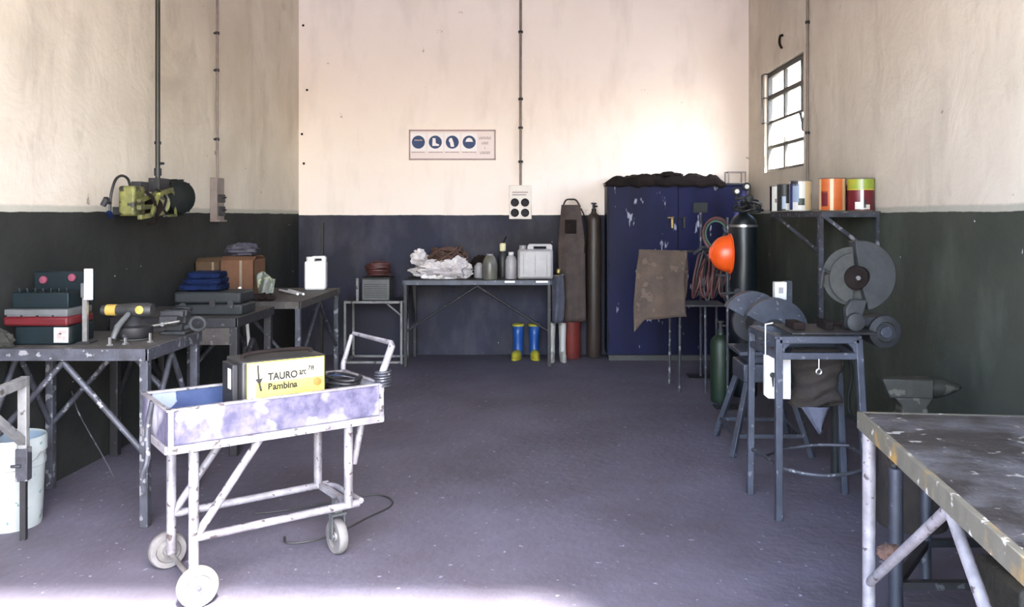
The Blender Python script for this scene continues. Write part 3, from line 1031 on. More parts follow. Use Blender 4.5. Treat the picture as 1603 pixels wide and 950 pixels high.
# ------------------------------------------------------------------ things on the left benches
ZT = 0.8912
tb = thing('toolbox', 'open dark teal toolbox with a red tray on the left workbench', 'toolbox', (-2.575, 4.52, ZT))
m = MB()
m.box((-0.125, -0.11, 0), (0.155, 0.13, 0.095))
part(tb, 'body', m, M['teal'], local=True, bevel=0.006)
m = MB()
m.box((-0.175, -0.13, 0.097), (0.155, 0.13, 0.145))
t_ = part(tb, 'tray', m, M['red_plastic'], local=True, bevel=0.012)
m = MB()
for i in range(4):
    m.box((-0.16 + i * 0.08, -0.12, 0.146), (-0.092 + i * 0.08, 0.12, 0.152))
part(t_, 'divider', m, M['grey_plastic'], local=True)
m = MB()
m.box((-0.172, -0.125, 0.152), (0.15, 0.12, 0.182))
part(tb, 'upper_tray', m, M['grey_plastic'], local=True, bevel=0.004)
m = MB()
m.box((-0.170, -0.06, 0.182), (0.12, 0.12, 0.262))
for i in range(7):
    m.tube([(-0.15 + i * 0.04, -0.02, 0.25), (-0.155 + i * 0.042, -0.03, 0.285)], 0.008, 6)
part(tb, 'tool_insert', m, M['teal'], local=True, bevel=0.004)
m = MB()
m.box((-0.17, 0.13, 0.19), (0.15, 0.155, 0.36))
lid = part(tb, 'lid', m, M['teal'], local=True, bevel=0.006)
for x in (-0.115, 0.04):
    m = MB()
    m.lathe([(0.0, 0), (0.019, 0), (0.022, 0.008), (0.019, 0.014), (0, 0.016)], Matrix.Translation((x, 0.13, 0.315 + (0.012 if x > 0 else 0))) @ Matrix.Rotation(PI / 2, 4, 'X'), 16)
    part(lid, 'latch', m, M['pink'], local=True, label='pink round latch')
m = MB()
m.box((0.075, -0.1125, 0.012), (0.148, -0.1105, 0.088))
wl = part(tb, 'paper_label', m, M['white'], local=True)
m = MB()
for q in ((0.09, 0.03, 0.115, 0.06), (0.10, 0.055, 0.138, 0.075), (0.118, 0.022, 0.135, 0.045)):
    m.box((q[0], -0.1135, q[1]), (q[2], -0.1125, q[3]))
part(wl, 'print', m, M['grey_ink'], local=True)

up = thing('clamp_post', 'upright steel clamp with a white plate beside the toolbox', 'clamp', (-2.365, 4.48, ZT))
m = MB()
m.bar((-0.012, 0, 0.006), (-0.012, 0, 0.24), 0.024, 0.018)
part(up, 'bar', m, M['chrome'], local=True)
m = MB()
m.box((-0.008, -0.022, 0.225), (0.034, -0.010, 0.385))
part(up, 'plate', m, M['white'], local=True, bevel=0.002)
m = MB()
m.box((-0.032, -0.012, 0.235), (-0.010, 0.010, 0.31))
part(up, 'jaw', m, M['grey_plastic'], local=True, bevel=0.003)
m = MB()
m.box((-0.04, -0.04, 0), (0.03, 0.04, 0.008))
part(up, 'foot', m, M['dark_steel'], local=True)

ag = thing('angle_grinder', 'black angle grinder with two yellow end caps on the workbench', 'power tool', (-2.22, 4.62, ZT))
m = MB()
Ry = Matrix.Rotation(PI / 2, 4, 'Y')
m.lathe([(0.0, -0.14), (0.026, -0.14), (0.030, -0.06), (0.036, 0.0), (0.040, 0.10), (0.034, 0.13), (0, 0.13)], Matrix.Translation((0.0, 0, 0.155)) @ Ry, 16)
part(ag, 'body', m, M['black'], local=True)
m = MB()
m.lathe([(0.0, 0.0), (0.030, 0.0), (0.031, 0.055), (0, 0.055)], Matrix.Translation((-0.115, 0, 0.155)) @ Ry, 16)
part(ag, 'yellow_sleeve', m, M['amber_yellow'], local=True)
m = MB()
m.lathe([(0.0, 0.0), (0.022, 0.0), (0.022, 0.01), (0, 0.014)], Matrix.Translation((0.078, -0.036, 0.16)) @ Matrix.Rotation(PI / 2, 4, 'X'), 16)
part(ag, 'yellow_badge', m, M['amber_yellow'], local=True)
m = MB()
m.lathe([(0.0, 0.0), (0.085, 0.0), (0.095, 0.02), (0.095, 0.055), (0.06, 0.065), (0.03, 0.11), (0.0, 0.12)], Matrix.Translation((0.03, 0.0, 0.012)), 22)
part(ag, 'disc_guard', m, M['dark_steel'], local=True)
m = MB()
m.lathe([(0.0, 0.0), (0.078, 0.0), (0.078, 0.006), (0.0, 0.006)], Matrix.Translation((0.03, 0.0, 0.001)), 22)
part(ag, 'disc', m, M['disc'], local=True)
m = MB()
m.tube([(0.02, -0.04, 0.14), (0.0, -0.12, 0.08), (-0.01, -0.15, 0.02)], [0.014, 0.017, 0.014], 10)
part(ag, 'side_handle', m, M['grey_plastic'], local=True)

m = MB()
m.blob((-2.735, 4.335, ZT + 0.03), (0.075, 0.040, 0.055), 3, 0.35, 2.4, floor=ZT)
solo('rag', m, M['sack'], 'crumpled olive rag at the left end of the workbench', 'rag')
for i, (x, y) in enumerate(((-2.14, 4.42), (-2.20, 4.38), (-2.05, 4.5))):
    m = MB()
    m.lathe([(0, 0), (0.016, 0), (0.016, 0.008), (0.008, 0.008), (0.008, 0.035 + 0.006 * i), (0, 0.037 + 0.006 * i)], Matrix.Translation((x, y, ZT)), 6)
    solo('bolt', m, M['chrome'], ['bright bolt standing before the angle grinder disc', 'leftmost bright bolt standing near the bench front edge', 'taller bright bolt standing right of the angle grinder'][i], 'bolt', 'loose bolts on the workbench')

# vise on the corner of the first bench
vs_ = thing('bench_vise', 'dusty bench vise with a ring handle on the workbench corner', 'vise', (-2.05, 4.83, ZT))
m = MB()
m.box((-0.07, -0.06, 0), (0.07, 0.07, 0.02))
m.box((-0.045, -0.045, 0.02), (0.045, 0.045, 0.06))
part(vs_, 'base', m, M['cast'], local=True, bevel=0.006)
m = MB()
m.box((-0.055, -0.02, 0.06), (0.055, 0.06, 0.125))
m.box((-0.065, -0.025, 0.10), (0.065, -0.005, 0.135))
part(vs_, 'fixed_jaw', m, M['cast'], local=True, bevel=0.005)
m = MB()
m.box((-0.05, -0.12, 0.06), (0.05, -0.065, 0.11))
m.box((-0.065, -0.075, 0.10), (0.065, -0.055, 0.135))
m.box((-0.025, -0.07, 0.055), (0.025, 0.0, 0.085))
part(vs_, 'sliding_jaw', m, M['cast'], local=True, bevel=0.005)
m = MB()
m.tube([(0, -0.12, 0.075), (0, -0.19, 0.075)], 0.011, 10)
m.tube([(-0.09, -0.175, 0.06), (0.09, -0.175, 0.09)], 0.006, 8)
part(vs_, 'screw_handle', m, M['chrome'], local=True)
m = MB()
m.tube([(0.115 + 0.042 * math.cos(q), 0.0, 0.055 + 0.036 * math.sin(q)) for q in [2 * PI * i / 20 for i in range(20)]], 0.010, 8, close=True)
m.tube([(0.04, 0, 0.03), (0.08, 0, 0.045)], 0.012, 8)
part(vs_, 'ring_handle', m, M['cast_pale'], local=True)

# second bench: tool case with folded work clothes
kc = thing('tool_case', 'grey plastic power tool case lying under the blue clothes', 'tool case', (-2.215, 5.84, ZT))
m = MB()
m.box((-0.225, -0.14, 0), (0.225, 0.14, 0.075))
m.box((-0.225, -0.14, 0.079), (0.215, 0.14, 0.155))
part(kc, 'shell', m, M['case'], local=True, bevel=0.014)
m = MB()
m.tube(spline([(-0.21, -0.145, 0.045), (-0.21, -0.175, 0.05), (-0.16, -0.185, 0.06), (-0.11, -0.175, 0.05), (-0.11, -0.145, 0.045)], 5), 0.012, 8)
part(kc, 'handle', m, M['case'], local=True)
m = MB()
m.lathe([(0.0, 0), (0.030, 0), (0.030, 0.006), (0.0, 0.006)], Matrix.Translation((-0.165, -0.1405, 0.055)) @ Matrix.Rotation(PI / 2, 4, 'X'), 18)
part(kc, 'round_hole', m, M['black'], local=True)
for x in (0.03, 0.15):
    m = MB()
    m.box((x - 0.02, -0.148, 0.05), (x + 0.02, -0.139, 0.105))
    part(kc, 'latch', m, M['dark_steel'], local=True, bevel=0.003)
for i in range(3):
    m = MB()
    m.blob((-2.30 + 0.01 * i, 5.86, ZT + 0.155 + 0.024 + i * 0.041), (0.145 - 0.016 * i, 0.115, 0.024), 11 + i, 0.10, 3.4, nu=48, nv=22, crease=0.6, sq=0.45, floor=ZT + 0.1565 + i * 0.041)
    solo('folded_clothes', m, M['blue_cloth'], ['bottom blue folded work garment on the grey tool case', 'middle blue folded work garment on the grey tool case', 'topmost blue folded work garment on the grey tool case'][i], 'clothes', 'blue work clothes on the tool case')

# third bench: cardboard boxes, bag, jerrycan, white tubes


def carton(name, label, x0, x1, y0, y1, h, mt, flap=False, open_=True):
    t = thing(name, label, 'box', ((x0 + x1) / 2, (y0 + y1) / 2, ZT))
    w, d = (x1 - x0) / 2, (y1 - y0) / 2
    m = MB()
    m.box((-w, -d, 0), (w, -d + 0.005, h))
    m.box((-w, d - 0.005, 0), (w, d, h))
    m.box((-w, -d, 0), (-w + 0.005, d, h))
    m.box((w - 0.005, -d, 0), (w, d, h))
    m.box((-w, -d, 0), (w, d, 0.005))
    part(t, 'carton_walls', m, mt, local=True)
    for s in (-1, 1):
        m = MB()
        m.bar((0, s * d, h), (0, s * (d * (0.55 if not flap else 1.5)), h + (0.03 if not flap else 0.02 * s + 0.03)), w * 2, 0.004)
        part(t, 'flap', m, mt, local=True)
    m = MB()
    m.box((w * 0.15, -d - 0.001, 0.02), (w * 0.30, -d, h))
    part(t, 'tape', m, M['tape'], local=True)
    return t


carton('cardboard_box', 'tan cardboard box standing nearest the left wall behind the clothes', -2.775, -2.545, 6.88, 7.15, 0.29, M['card'])
carton('cardboard_box', 'orange brown cardboard box beside the printed bag on the corner bench', -2.525, -2.26, 6.74, 7.02, 0.31, M['card2'])
m = MB()
m.blob((-2.40, 6.88, ZT + 0.385), (0.13, 0.10, 0.06), 21, 0.4, 2.4, crease=0.8, floor=ZT + 0.345)
solo('cloth_bag', m, M['purple_bag'], 'purple grey bag lying on top of the orange brown cardboard box', 'bag')
m = MB()
m.sheet(lambda a, b: Vector((-2.185 + (a - 0.5) * (0.11 + 0.04 * b), 6.80 + 0.05 * math.sin(a * PI) * (1 - b) + 0.01 * math.sin(a * 14 + b * 5), ZT + 0.002 + b * (0.19 + 0.03 * math.sin(a * 5)))), 16, 14)
m.sheet(lambda a, b: Vector((-2.185 - (a - 0.5) * (0.11 + 0.04 * b), 6.80 - 0.06 * math.sin(a * PI) * (1 - b) - 0.01 * math.sin(a * 11 + b * 4), ZT + 0.002 + b * (0.19 + 0.03 * math.sin(5 - a * 5)))), 16, 14)
solo('printed_bag', m, M['clear_bag'], 'pale green printed bag standing right of the cardboard boxes', 'bag', solid=0.003)
m = MB()
for i in range(5):
    m.blob((-2.36 + 0.06 * i, 6.69 + 0.012 * (i % 2), ZT + 0.028), (0.045, 0.028, 0.03), 40 + i, 0.4, 2.5, nu=14, nv=10, floor=ZT)
o = solo('scrap_heap', m, M['brown_rag'], 'low heap of dark scrap in front of the cardboard boxes', 'scrap')
o['kind'] = 'stuff'
for i in range(2):
    a = W(438 + 14 * i, 438 - 3 * i, 7.55)
    b = W(466 + 9 * i, 452 - 2 * i, 7.15)
    a.z = b.z = ZT + 0.011
    m = MB()
    d = (b - a).normalized()
    m.tube([a, b], 0.0105, 10)
    solo('plastic_tube', m, M['white'], ['front one of two white tubes lying on the corner bench', 'rear one of two white tubes, closer to the white jerrycan'][i], 'tube', 'white tubes on the corner bench')


def jerrycan(name, label, loc, w, d, h, mt, capx, rz=0.0, grip=True, dark=None):
    t = thing(name, label, 'jerrycan', loc, rz)
    sh = h * 0.86
    # front view outline with a grip hole
    m = MB()
    m.box((-w / 2, -d / 2, 0), (w / 2, d / 2, sh))
    part(t, 'tank', m, mt, local=True, bevel=min(w, d) * 0.14)
    # handle arch in one band
    cx = w * 0.13 if capx < 0 else -w * 0.13
    hw = w * 0.355
    c = (h - sh) * 0.35
    outer = [(cx - hw, sh * 0.95), (cx - hw, h - c), (cx - hw + c, h), (cx + hw - c, h), (cx + hw, h - c), (cx + hw, sh * 0.95)]
    k = hw * 0.5
    ih = sh + (h - sh) * 0.55
    inner = [(cx - k, sh * 0.95), (cx - k, ih - 0.004), (cx - k + 0.006, ih), (cx + k - 0.006, ih), (cx + k, ih - 0.004), (cx + k, sh * 0.95)]
    m = MB()
    m.ringprism(outer, inner, -d * 0.36, d * 0.30)
    part(t, 'grip', m, mt, local=True, bevel=0.004)
    m = MB()
    m.lathe([(0, sh), (d * 0.20, sh), (d * 0.20, sh + 0.035), (0, sh + 0.037)], Matrix.Translation((capx, 0, 0)), 14)
    part(t, 'cap', m, dark or mt, local=True)
    m = MB()
    for q in (-0.33, 0.0, 0.33):
        m.tube([(q * w, -d / 2 - 0.001, h * 0.10), (q * w, -d / 2 - 0.001, sh * 0.82)], 0.003, 6)
    part(t, 'rib', m, mt, local=True)
    return t


jerrycan('jerrycan', 'white jerrycan standing on the brown topped corner bench', (X(496, 7.75), 7.72, ZT), 0.185, 0.14, 0.30, M['white'], -0.055, 0.12)

# leaning white pipe in front of that bench, dark rods in the corner
m = MB()
m.tube([Vector((X(402, 6.35), 6.33, 0.006)), W(384, 474, 6.5), W(375, 450, 6.55)], 0.012, 10)
solo('white_pipe', m, M['white'], 'slim white pipe leaning on the brown topped corner bench', 'pipe')
for i, (px, d) in enumerate(((447, 9.25), (503, 9.58))):
    m = MB()
    m.bar((X(px, d), d, 0.0), (X(px, d) + 0.005, d + 0.02, Z(348, d)), 0.03)
    m.bar((X(px, d) - 0.04, d + 0.018, Z(352, d)), (X(px, d) + 0.045, d + 0.018, Z(352, d)), 0.014)
    solo('steel_rod', m, M['black'], ['black steel rod standing in the left rear corner', 'black steel rod on the back wall above the white jerrycan'][i], 'rod', 'black rods in the corner')

# ------------------------------------------------------------------ white frame stand with a small machine
ws = thing('frame_stand', 'thin white angle-iron stand between corner bench and back bench', 'stand', (-1.775, 9.2, 0))
sx0, sx1, sy0, sy1, sh = -0.295, 0.295, -0.18, 0.22, 0.648
for x in (sx0, sx1):
    for y in (sy0, sy1):
        m = MB()
        m.bar((x, y, 0), (x, y, sh), 0.022)
        part(ws, 'leg', m, M['wood_pale'], local=True)
for a, b in (((sx0, sy0), (sx1, sy0)), ((sx0, sy1), (sx1, sy1)), ((sx0, sy0), (sx0, sy1)), ((sx1, sy0), (sx1, sy1))):
    for z in (sh, 0.02):
        m = MB()
        m.bar((*a, z), (*b, z), 0.024)
        part(ws, 'rail', m, M['wood_pale'], local=True)
m = MB()
m.bar((sx1, sy0, sh - 0.14), (sx1 - 0.17, sy0, sh), 0.014)
part(ws, 'brace', m, M['wood_pale'], local=True)
m = MB()
m.bar((sx0 + 0.13, sy0, sh), (sx0 + 0.13, sy0, sh + 0.25), 0.024)
part(ws, 'upright', m, M['wood_pale'], local=True)
m = MB()
m.box((sx0, sy0, sh - 0.004), (sx1, sy1, sh + 0.013))
part(ws, 'deck', m, M['dark_steel'], local=True)
tm = thing('transformer', 'dark grey transformer box on the thin white stand', 'transformer', (-1.76, 9.2, sh + 0.0135))
m = MB()
m.box((-0.145, -0.13, 0), (0.145, 0.13, 0.225))
part(tm, 'case', m, M['grey_plastic'], local=True, bevel=0.006)
m = MB()
for i in range(7):
    m.box((-0.12, -0.134, 0.03 + i * 0.022), (0.12, -0.129, 0.040 + i * 0.022))
part(tm, 'vent', m, M['black'], local=True)
m = MB()
m.box((-0.155, -0.14, 0.225), (0.155, 0.14, 0.24))
part(tm, 'top_plate', m, M['dark_steel'], local=True, bevel=0.003)
m = MB()
pts = []
for i in range(90):
    a = i * 0.45
    pts.append(Vector((-1.76 + (0.12 + 0.05 * noise.noise(Vector((i * .2, 1, 0)))) * math.cos(a), 9.2 + 0.09 * math.sin(a), sh + 0.268 + 0.14 * i / 90 + 0.02 * noise.noise(Vector((i * .31, 5, 0))))))
m.tube(pts, 0.012, 6)
solo('welding_leads', m, M['red_hose'], 'dull red coiled leads heaped on the grey transformer', 'cable')

# ------------------------------------------------------------------ things on the back bench
YT = 9.05
m = MB()
m.blob((-1.07, 9.10, ZT + 0.075), (0.29, 0.16, 0.11), 5, 0.42, 2.2, nu=56, nv=30, crease=1.0, floor=ZT + 0.002)
m.blob((-0.90, 9.06, ZT + 0.10), (0.15, 0.12, 0.115), 8, 0.38, 2.4, nu=40, nv=24, crease=1.0, floor=ZT + 0.002)
solo('plastic_sheeting', m, M['white_bag'], 'crumpled white plastic sheeting piled on the back bench', 'plastic sheet')
m = MB()
m.blob((X(655, 9.1), 9.12, Z(403, 9.1)), (0.09, 0.07, 0.085), 9, 0.4, 2.4, crease=0.8)
solo('plastic_bag', m, M['white_bag'], 'small white bag poking out left of the brown rope', 'bag')
m = MB()
pts = []
for i in range(200):
    a = i * 0.27
    w1 = 0.17 + 0.09 * noise.noise(Vector((i * .06, 0, 3)))
    pts.append(Vector((-1.02 + w1 * math.cos(a) + 0.10 * noise.noise(Vector((i * .04, 7, 0))), 9.20 + 0.12 * math.sin(a) + 0.04 * noise.noise(Vector((2, i * .09, 0))), ZT + 0.235 + 0.075 * math.sin(a * 1.37 + i * 0.01) + 0.07 * noise.noise(Vector((i * .08, 3, 1))))))
m.tube(pts, 0.012, 7)
solo('rope_coil', m, M['rope'], 'tangled brown rope on top of the white plastic sheeting', 'rope')
m = MB()
m.blob((-0.68, 9.37, ZT + 0.10), (0.12, 0.07, 0.13), 14, 0.3, 2.4, crease=0.7, floor=ZT + 0.002)
solo('brown_cloth_bundle', m, M['brown_rag'], 'dark brown cloth bundle between the rope and the bottles', 'cloth')


def bottle(name, label, x, y, prof, mt, capmat=None, cap=None, cat='bottle', z=ZT, n=20):
    t = thing(name, label, cat, (x, y, z))
    m = MB()
    m.lathe(prof, None, n)
    part(t, 'body', m, mt, local=True)
    if cap:
        m = MB()
        m.lathe(cap, None, n)
        part(t, 'cap', m, capmat, local=True)
    return t


bottle('bottle', 'squat pinkish white bottle just left of the murky rounded bottle', X(750, 9.2), 9.2, [(0, 0), (0.05, 0), (0.055, 0.01), (0.055, 0.12), (0.03, 0.15), (0.02, 0.16), (0, 0.16)], M['translucent'])
bottle('bottle', 'murky rounded bottle without cap at the middle of the back bench', X(767, 9.0), 9.0, [(0, 0), (0.076, 0), (0.08, 0.012), (0.080, 0.15), (0.070, 0.20), (0.045, 0.24), (0.03, 0.25), (0, 0.25)], M['amber'], M['translucent'], [(0.03, 0.25), (0.033, 0.25), (0.033, 0.262), (0, 0.264)])
sp = bottle('spray_bottle', 'tall dark bottle with a cream trigger top behind the white flask', X(787, 9.25), 9.25, [(0, 0), (0.045, 0), (0.05, 0.01), (0.05, 0.20), (0.03, 0.26), (0.018, 0.28), (0, 0.28)], M['black'], M['cream_panel'], [(0.018, 0.28), (0.032, 0.285), (0.034, 0.36), (0.02, 0.37), (0.0, 0.37)], cat='bottle')
m = MB()
m.tube([(0.0, 0, 0.35), (0.02, -0.0, 0.40), (0.04, 0, 0.44)], 0.008, 8)
part(sp, 'nozzle', m, M['brown_rag'], local=True)
bottle('flask', 'white plastic flask standing left of the grey jerrycan', X(800, 9.05), 9.05, [(0, 0), (0.058, 0), (0.062, 0.01), (0.062, 0.19), (0.045, 0.23), (0.022, 0.25), (0, 0.25)], M['translucent'], M['white'], [(0.022, 0.25), (0.028, 0.25), (0.028, 0.28), (0, 0.282)])
jerrycan('jerrycan', 'large milky grey jerrycan at the right end of the back bench', (X(838, 9.05), 9.06, ZT), 0.37, 0.20, 0.365, M['translucent'], -0.13)
m = MB()
m.box((X(790, 8.82), 8.829, 0.866), (X(806, 8.82), 8.8335, 0.886))
solo('paper_label', m, M['white'], 'left white paper label on the back bench edge', 'label', 'paper labels on the bench edge')
m = MB()
m.box((X(839, 8.82), 8.829, 0.866), (X(858, 8.82), 8.8335, 0.886))
solo('paper_label', m, M['white'], 'right white paper label on the back bench edge, near the corner', 'label', 'paper labels on the bench edge')


# boots
def boot(name, label, x, y, rz, h, upper, sole, group):
    t = thing(name, label, 'boot', (x, y, 0), rz, group)
    # foot points along -y
    m = MB()
    kx = 0.68 if sole is not M['yellow_sole'] else 1.0
    rings = [(yo, z, rx * kx, ry) for yo, z, rx, ry in ((-0.02, 0.03, 0.050, 0.055), (0.0, 0.10, 0.052, 0.058), (0.0, 0.18, 0.050, 0.056), (0.0, h * 0.7, 0.056, 0.064), (0.0, h, 0.062, 0.070))]
    n = 18
    vs, fs = [], []
    for (yo, z, rx, ry) in rings:
        for k in range(n):
            a = 2 * PI * k / n
            vs.append((rx * math.cos(a), yo + ry * math.sin(a), z))
    for i in range(len(rings) - 1):
        for k in range(n):
            l = (k + 1) % n
            fs.append((i * n + k, i * n + l, (i + 1) * n + l, (i + 1) * n + k))
    fs.append(tuple(range(n - 1, -1, -1)))
    m.add(vs, fs)
    up_ = part(t, 'shaft', m, upper, local=True, solid=0.004)
    m = MB()
    m.blob((0, -0.075, 0.045), (0.050 * kx, 0.125, 0.055), 1, 0.03, 1.5, nu=20, nv=12, floor=0.02)
    part(t, 'foot', m, upper if sole is not M['yellow_sole'] else sole, local=True)
    m = MB()
    pr = []
    for k in range(24):
        a = 2 * PI * k / 24
        pr.append((kx * 0.052 * math.cos(a) * (1.0 if math.sin(a) < 0 else 0.9), -0.06 + 0.148 * math.sin(a)))
    vs = [(x_, y_, 0.0) for x_, y_ in pr] + [(x_, y_, 0.026) for x_, y_ in pr]
    fs = [tuple(range(23, -1, -1)), tuple(range(24, 48))] + [(k, (k + 1) % 24, 24 + (k + 1) % 24, 24 + k) for k in range(24)]
    m.add(vs, fs)
    part(t, 'sole', m, sole, local=True)
    m = MB()
    m.lathe([(0.058, h - 0.02), (0.066, h - 0.02), (0.066, h + 0.004), (0.058, h + 0.004)], Matrix.Diagonal((kx, 1.12, 1, 1)), 18)
    part(t, 'cuff', m, sole if sole is M['yellow_sole'] else upper, local=True)
    return t


boot('rubber_boot', 'left blue rubber boot with yellow sole under the back bench', X(811, 9.35), 9.42, math.radians(-12), 0.37, M['blue_rubber'], M['yellow_sole'], 'blue rubber boots')
boot('rubber_boot', 'right blue rubber boot with yellow sole, next to the bench leg', X(836, 9.35), 9.42, math.radians(8), 0.37, M['blue_rubber'], M['yellow_sole'], 'blue rubber boots')
boot('rubber_boot', 'left tall white rubber boot beside the back bench', X(863.5, 9.3), 9.3, 0.0, 0.40, M['white_rubber'], M['white_rubber'], 'white rubber boots')
boot('rubber_boot', 'right tall white rubber boot, nearest the red cylinder', X(880.5, 9.3), 9.3, math.radians(5), 0.40, M['white_rubber'], M['white_rubber'], 'white rubber boots')
# grey overall hanging over the bench end
m = MB()
def drape(a, b):
    x = 0.105 + (a - 0.5) * 0.02
    return Vector((0.095 + a * (0.11 + 0.02 * math.sin(b * 3)), 9.06 + 0.02 * math.sin(a * 9 + b * 2), 0.93 - b * 0.50 - 0.01 * math.sin(a * 4)))
m.sheet(drape, 12, 18)
m.sheet(lambda a, b: drape(a, b) + Vector((0.0, 0.05 + 0.01 * math.sin(a * 7), 0)), 12, 18)
solo('hanging_cloth', m, M['grey_cloth'], 'grey blue cloth hanging off the bench end above the white boots', 'cloth', solid=0.006)
m = MB()
m.tube([(0.082, 9.085, 0.915), (0.22, 9.085, 0.93)], 0.008, 8)
m.lathe([(0, 0), (0.026, 0.01), (0.03, 0.03), (0.02, 0.055), (0, 0.06)], Matrix.Translation((0.165, 9.085, 0.938)), 12)
solo('coat_hook', m, M['brass'], 'yellowish knob hook on the bench end above the hanging cloth', 'hook')


# ------------------------------------------------------------------ gas cylinders, apron, cabinet
def cylinder(name, label, x, y, r, h, mt, vm, valve=True, regs=False):
    t = thing(name, label, 'gas cylinder', (x, y, 0))
    m = MB()
    m.lathe([(0, 0.0), (r * 0.9, 0.0), (r, 0.02), (r, h - r * 0.9), (r * 0.93, h - r * 0.55), (r * 0.7, h - r * 0.22), (r * 0.38, h), (r * 0.32, h + 0.02), (0, h + 0.02)], None, 32)
    part(t, 'tank', m, mt, local=True)
    m = MB()
    m.lathe([(0, h + 0.02), (r * 0.30, h + 0.02), (r * 0.30, h + 0.05), (0, h + 0.05)], None, 16)
    part(t, 'neck_ring', m, vm, local=True)
    m = MB()
    m.lathe([(0, h + 0.05), (0.014, h + 0.05), (0.016, h + 0.09), (0.012, h + 0.10), (0, h + 0.10)], None, 12)
    m.tube([(0, 0, h + 0.075), (0.04, -0.01, h + 0.075)], 0.009, 8)
    part(t, 'valve', m, vm, local=True)
    m = MB()
    m.lathe([(0, h + 0.10), (0.028, h + 0.10), (0.030, h + 0.106), (0.028, h + 0.115), (0, h + 0.117)], None, 12)
    part(t, 'hand_wheel', m, vm, local=True)
    return t


cylinder('gas_cylinder', 'red gas cylinder with the leather apron hung over it', X(895, 9.42), 9.42, 0.098, 1.55, M['red_paint'], M['dark_steel'])
cylinder('gas_cylinder', 'slim dark brown gas cylinder between the apron and blue cabinet', X(930, 9.42), 9.47, 0.082, 1.58, M['brown_cyl'], M['dark_steel'])
ap = thing('leather_apron', 'long brown leather apron hanging above the white boots', 'apron', (X(895, 9.28), 9.28, 0.43))
def apr(a, b):
    # a across, b from top (0) to hem (1)
    wtop, wbot = 0.10, 0.145
    w = wtop + (wbot - wtop) * min(1, b * 3.0)
    x = (a - 0.5) * 2 * w
    return Vector((x + 0.02 * b - 0.01, 0.012 * math.sin(a * 11 + 1) * (0.3 + b) - 0.02 * math.sin(a * PI), 1.24 - b * 1.24 - 0.02 * math.sin(a * PI) * b))
m = MB()
m.sheet(apr, 20, 30)
part(ap, 'skirt', m, M['apron'], local=True, solid=0.006)
m = MB()
m.tube(spline([(-0.095, 0.0, 1.22), (-0.06, 0.07, 1.29), (0.0, 0.14, 1.30), (0.05, 0.08, 1.29), (0.09, 0.0, 1.22)], 6), 0.010, 8)
part(ap, 'neck_strap', m, M['apron'], local=True)
m = MB()
m.box((-0.075, -0.036, 0.93), (0.05, -0.028, 1.08))
part(ap, 'pocket', m, M['brown_rag'], local=True, bevel=0.003)
m = MB()
m.tube(spline([(0.10, 0, 1.2), (0.14, 0.02, 1.1), (0.15, 0.0, 0.9), (0.135, -0.01, 0.72)], 6), 0.007, 6)
part(ap, 'side_strap', m, M['brown_rag'], local=True)

cb = thing('steel_cabinet', 'big dark navy steel cabinet with scraped paint against the back wall', 'cabinet', (1.44, 9.42, 0))
cw, cf, ck, cz = 0.755, -0.22, 0.19, 1.885
m = MB()
m.box((-cw, cf + 0.02, 0.06), (cw, ck, cz))
part(cb, 'body', m, M['navy_plain'], local=True, bevel=0.004)
m = MB()
m.box((-cw + 0.02, cf + 0.05, 0), (cw - 0.02, ck - 0.02, 0.06))
part(cb, 'plinth', m, M['black'], local=True)
for s, (a, b) in enumerate(((-cw + 0.012, -0.004), (0.004, cw - 0.012))):
    m = MB()
    m.box((a, cf, 0.075), (b, cf + 0.02, cz - 0.015))
    dr = part(cb, 'door', m, M['navy'], local=True, bevel=0.004)
    m = MB()
    xh = b - 0.06 if s == 0 else a + 0.06
    m.box((xh - 0.012, cf - 0.022, 1.42), (xh + 0.012, cf - 0.002, 1.54))
    m.tube([(xh - 0.05, cf - 0.02, 1.53), (xh + 0.02, cf - 0.02, 1.535)], 0.008, 8)
    part(dr, 'handle', m, M['brass'] if s == 0 else M['dark_steel'], local=True, bevel=0.003)
    m = MB()
    for z in (0.25, 1.0, 1.65):
        xe = a + 0.006 if s == 0 else b - 0.006
        m.tube([(xe, cf - 0.006, z - 0.05), (xe, cf - 0.006, z + 0.05)], 0.008, 8)
    part(dr, 'hinge', m, M['navy_plain'], local=True)
m = MB()
m.box((-cw - 0.01, cf - 0.012, cz - 0.012), (cw + 0.01, ck, cz + 0.01))
part(cb, 'top_panel', m, M['navy_plain'], local=True, bevel=0.003)
m = MB()
m.box((-0.085, cf - 0.013, cz - 0.010), (0.02, cf - 0.0125, cz + 0.006))
part(cb, 'paper_strip', m, M['translucent'], local=True)
# tarpaulin heap on the cabinet
m = MB()
def tarp(a, b):
    x = 0.665 + a * 1.28
    e = min(1, a * 9, (1 - a) * 12)
    h = max(0.0, e) * (0.035 + 0.075 * max(0, noise.noise(Vector((a * 6, b * 2, 3))) + 0.35) + 0.03 * abs(noise.noise(Vector((a * 19, b * 4, 8)))))
    if b < 0.16:
        t = b / 0.16
        return Vector((x, 9.176 - 0.006 * t, cz - (1 - t) * (0.022 + 0.035 * noise.noise(Vector((a * 13, 1, 1)))) + t * h * 0.6 + 0.015 * t))
    return Vector((x, 9.176 + (b - 0.16) * 0.46, cz + 0.0165 + h))
m.sheet(tarp, 70, 14)
solo('tarpaulin', m, M['brown_rag'], 'crumpled dark brown tarpaulin lying along the cabinet top', 'tarpaulin', solid=0.008)
m = MB()
m.blob((1.36, 9.36, cz + 0.088), (0.17, 0.12, 0.05), 31, 0.35, 2.6, crease=0.6, floor=cz + 0.055)
solo('cloth_bundle', m, M['brown_rag'], 'dark cloth bundle at the middle of the cabinet top', 'cloth')
wb = thing('wire_basket', 'small wire basket on the right end of the cabinet top', 'basket', (2.095, 9.4, cz + 0.0105))
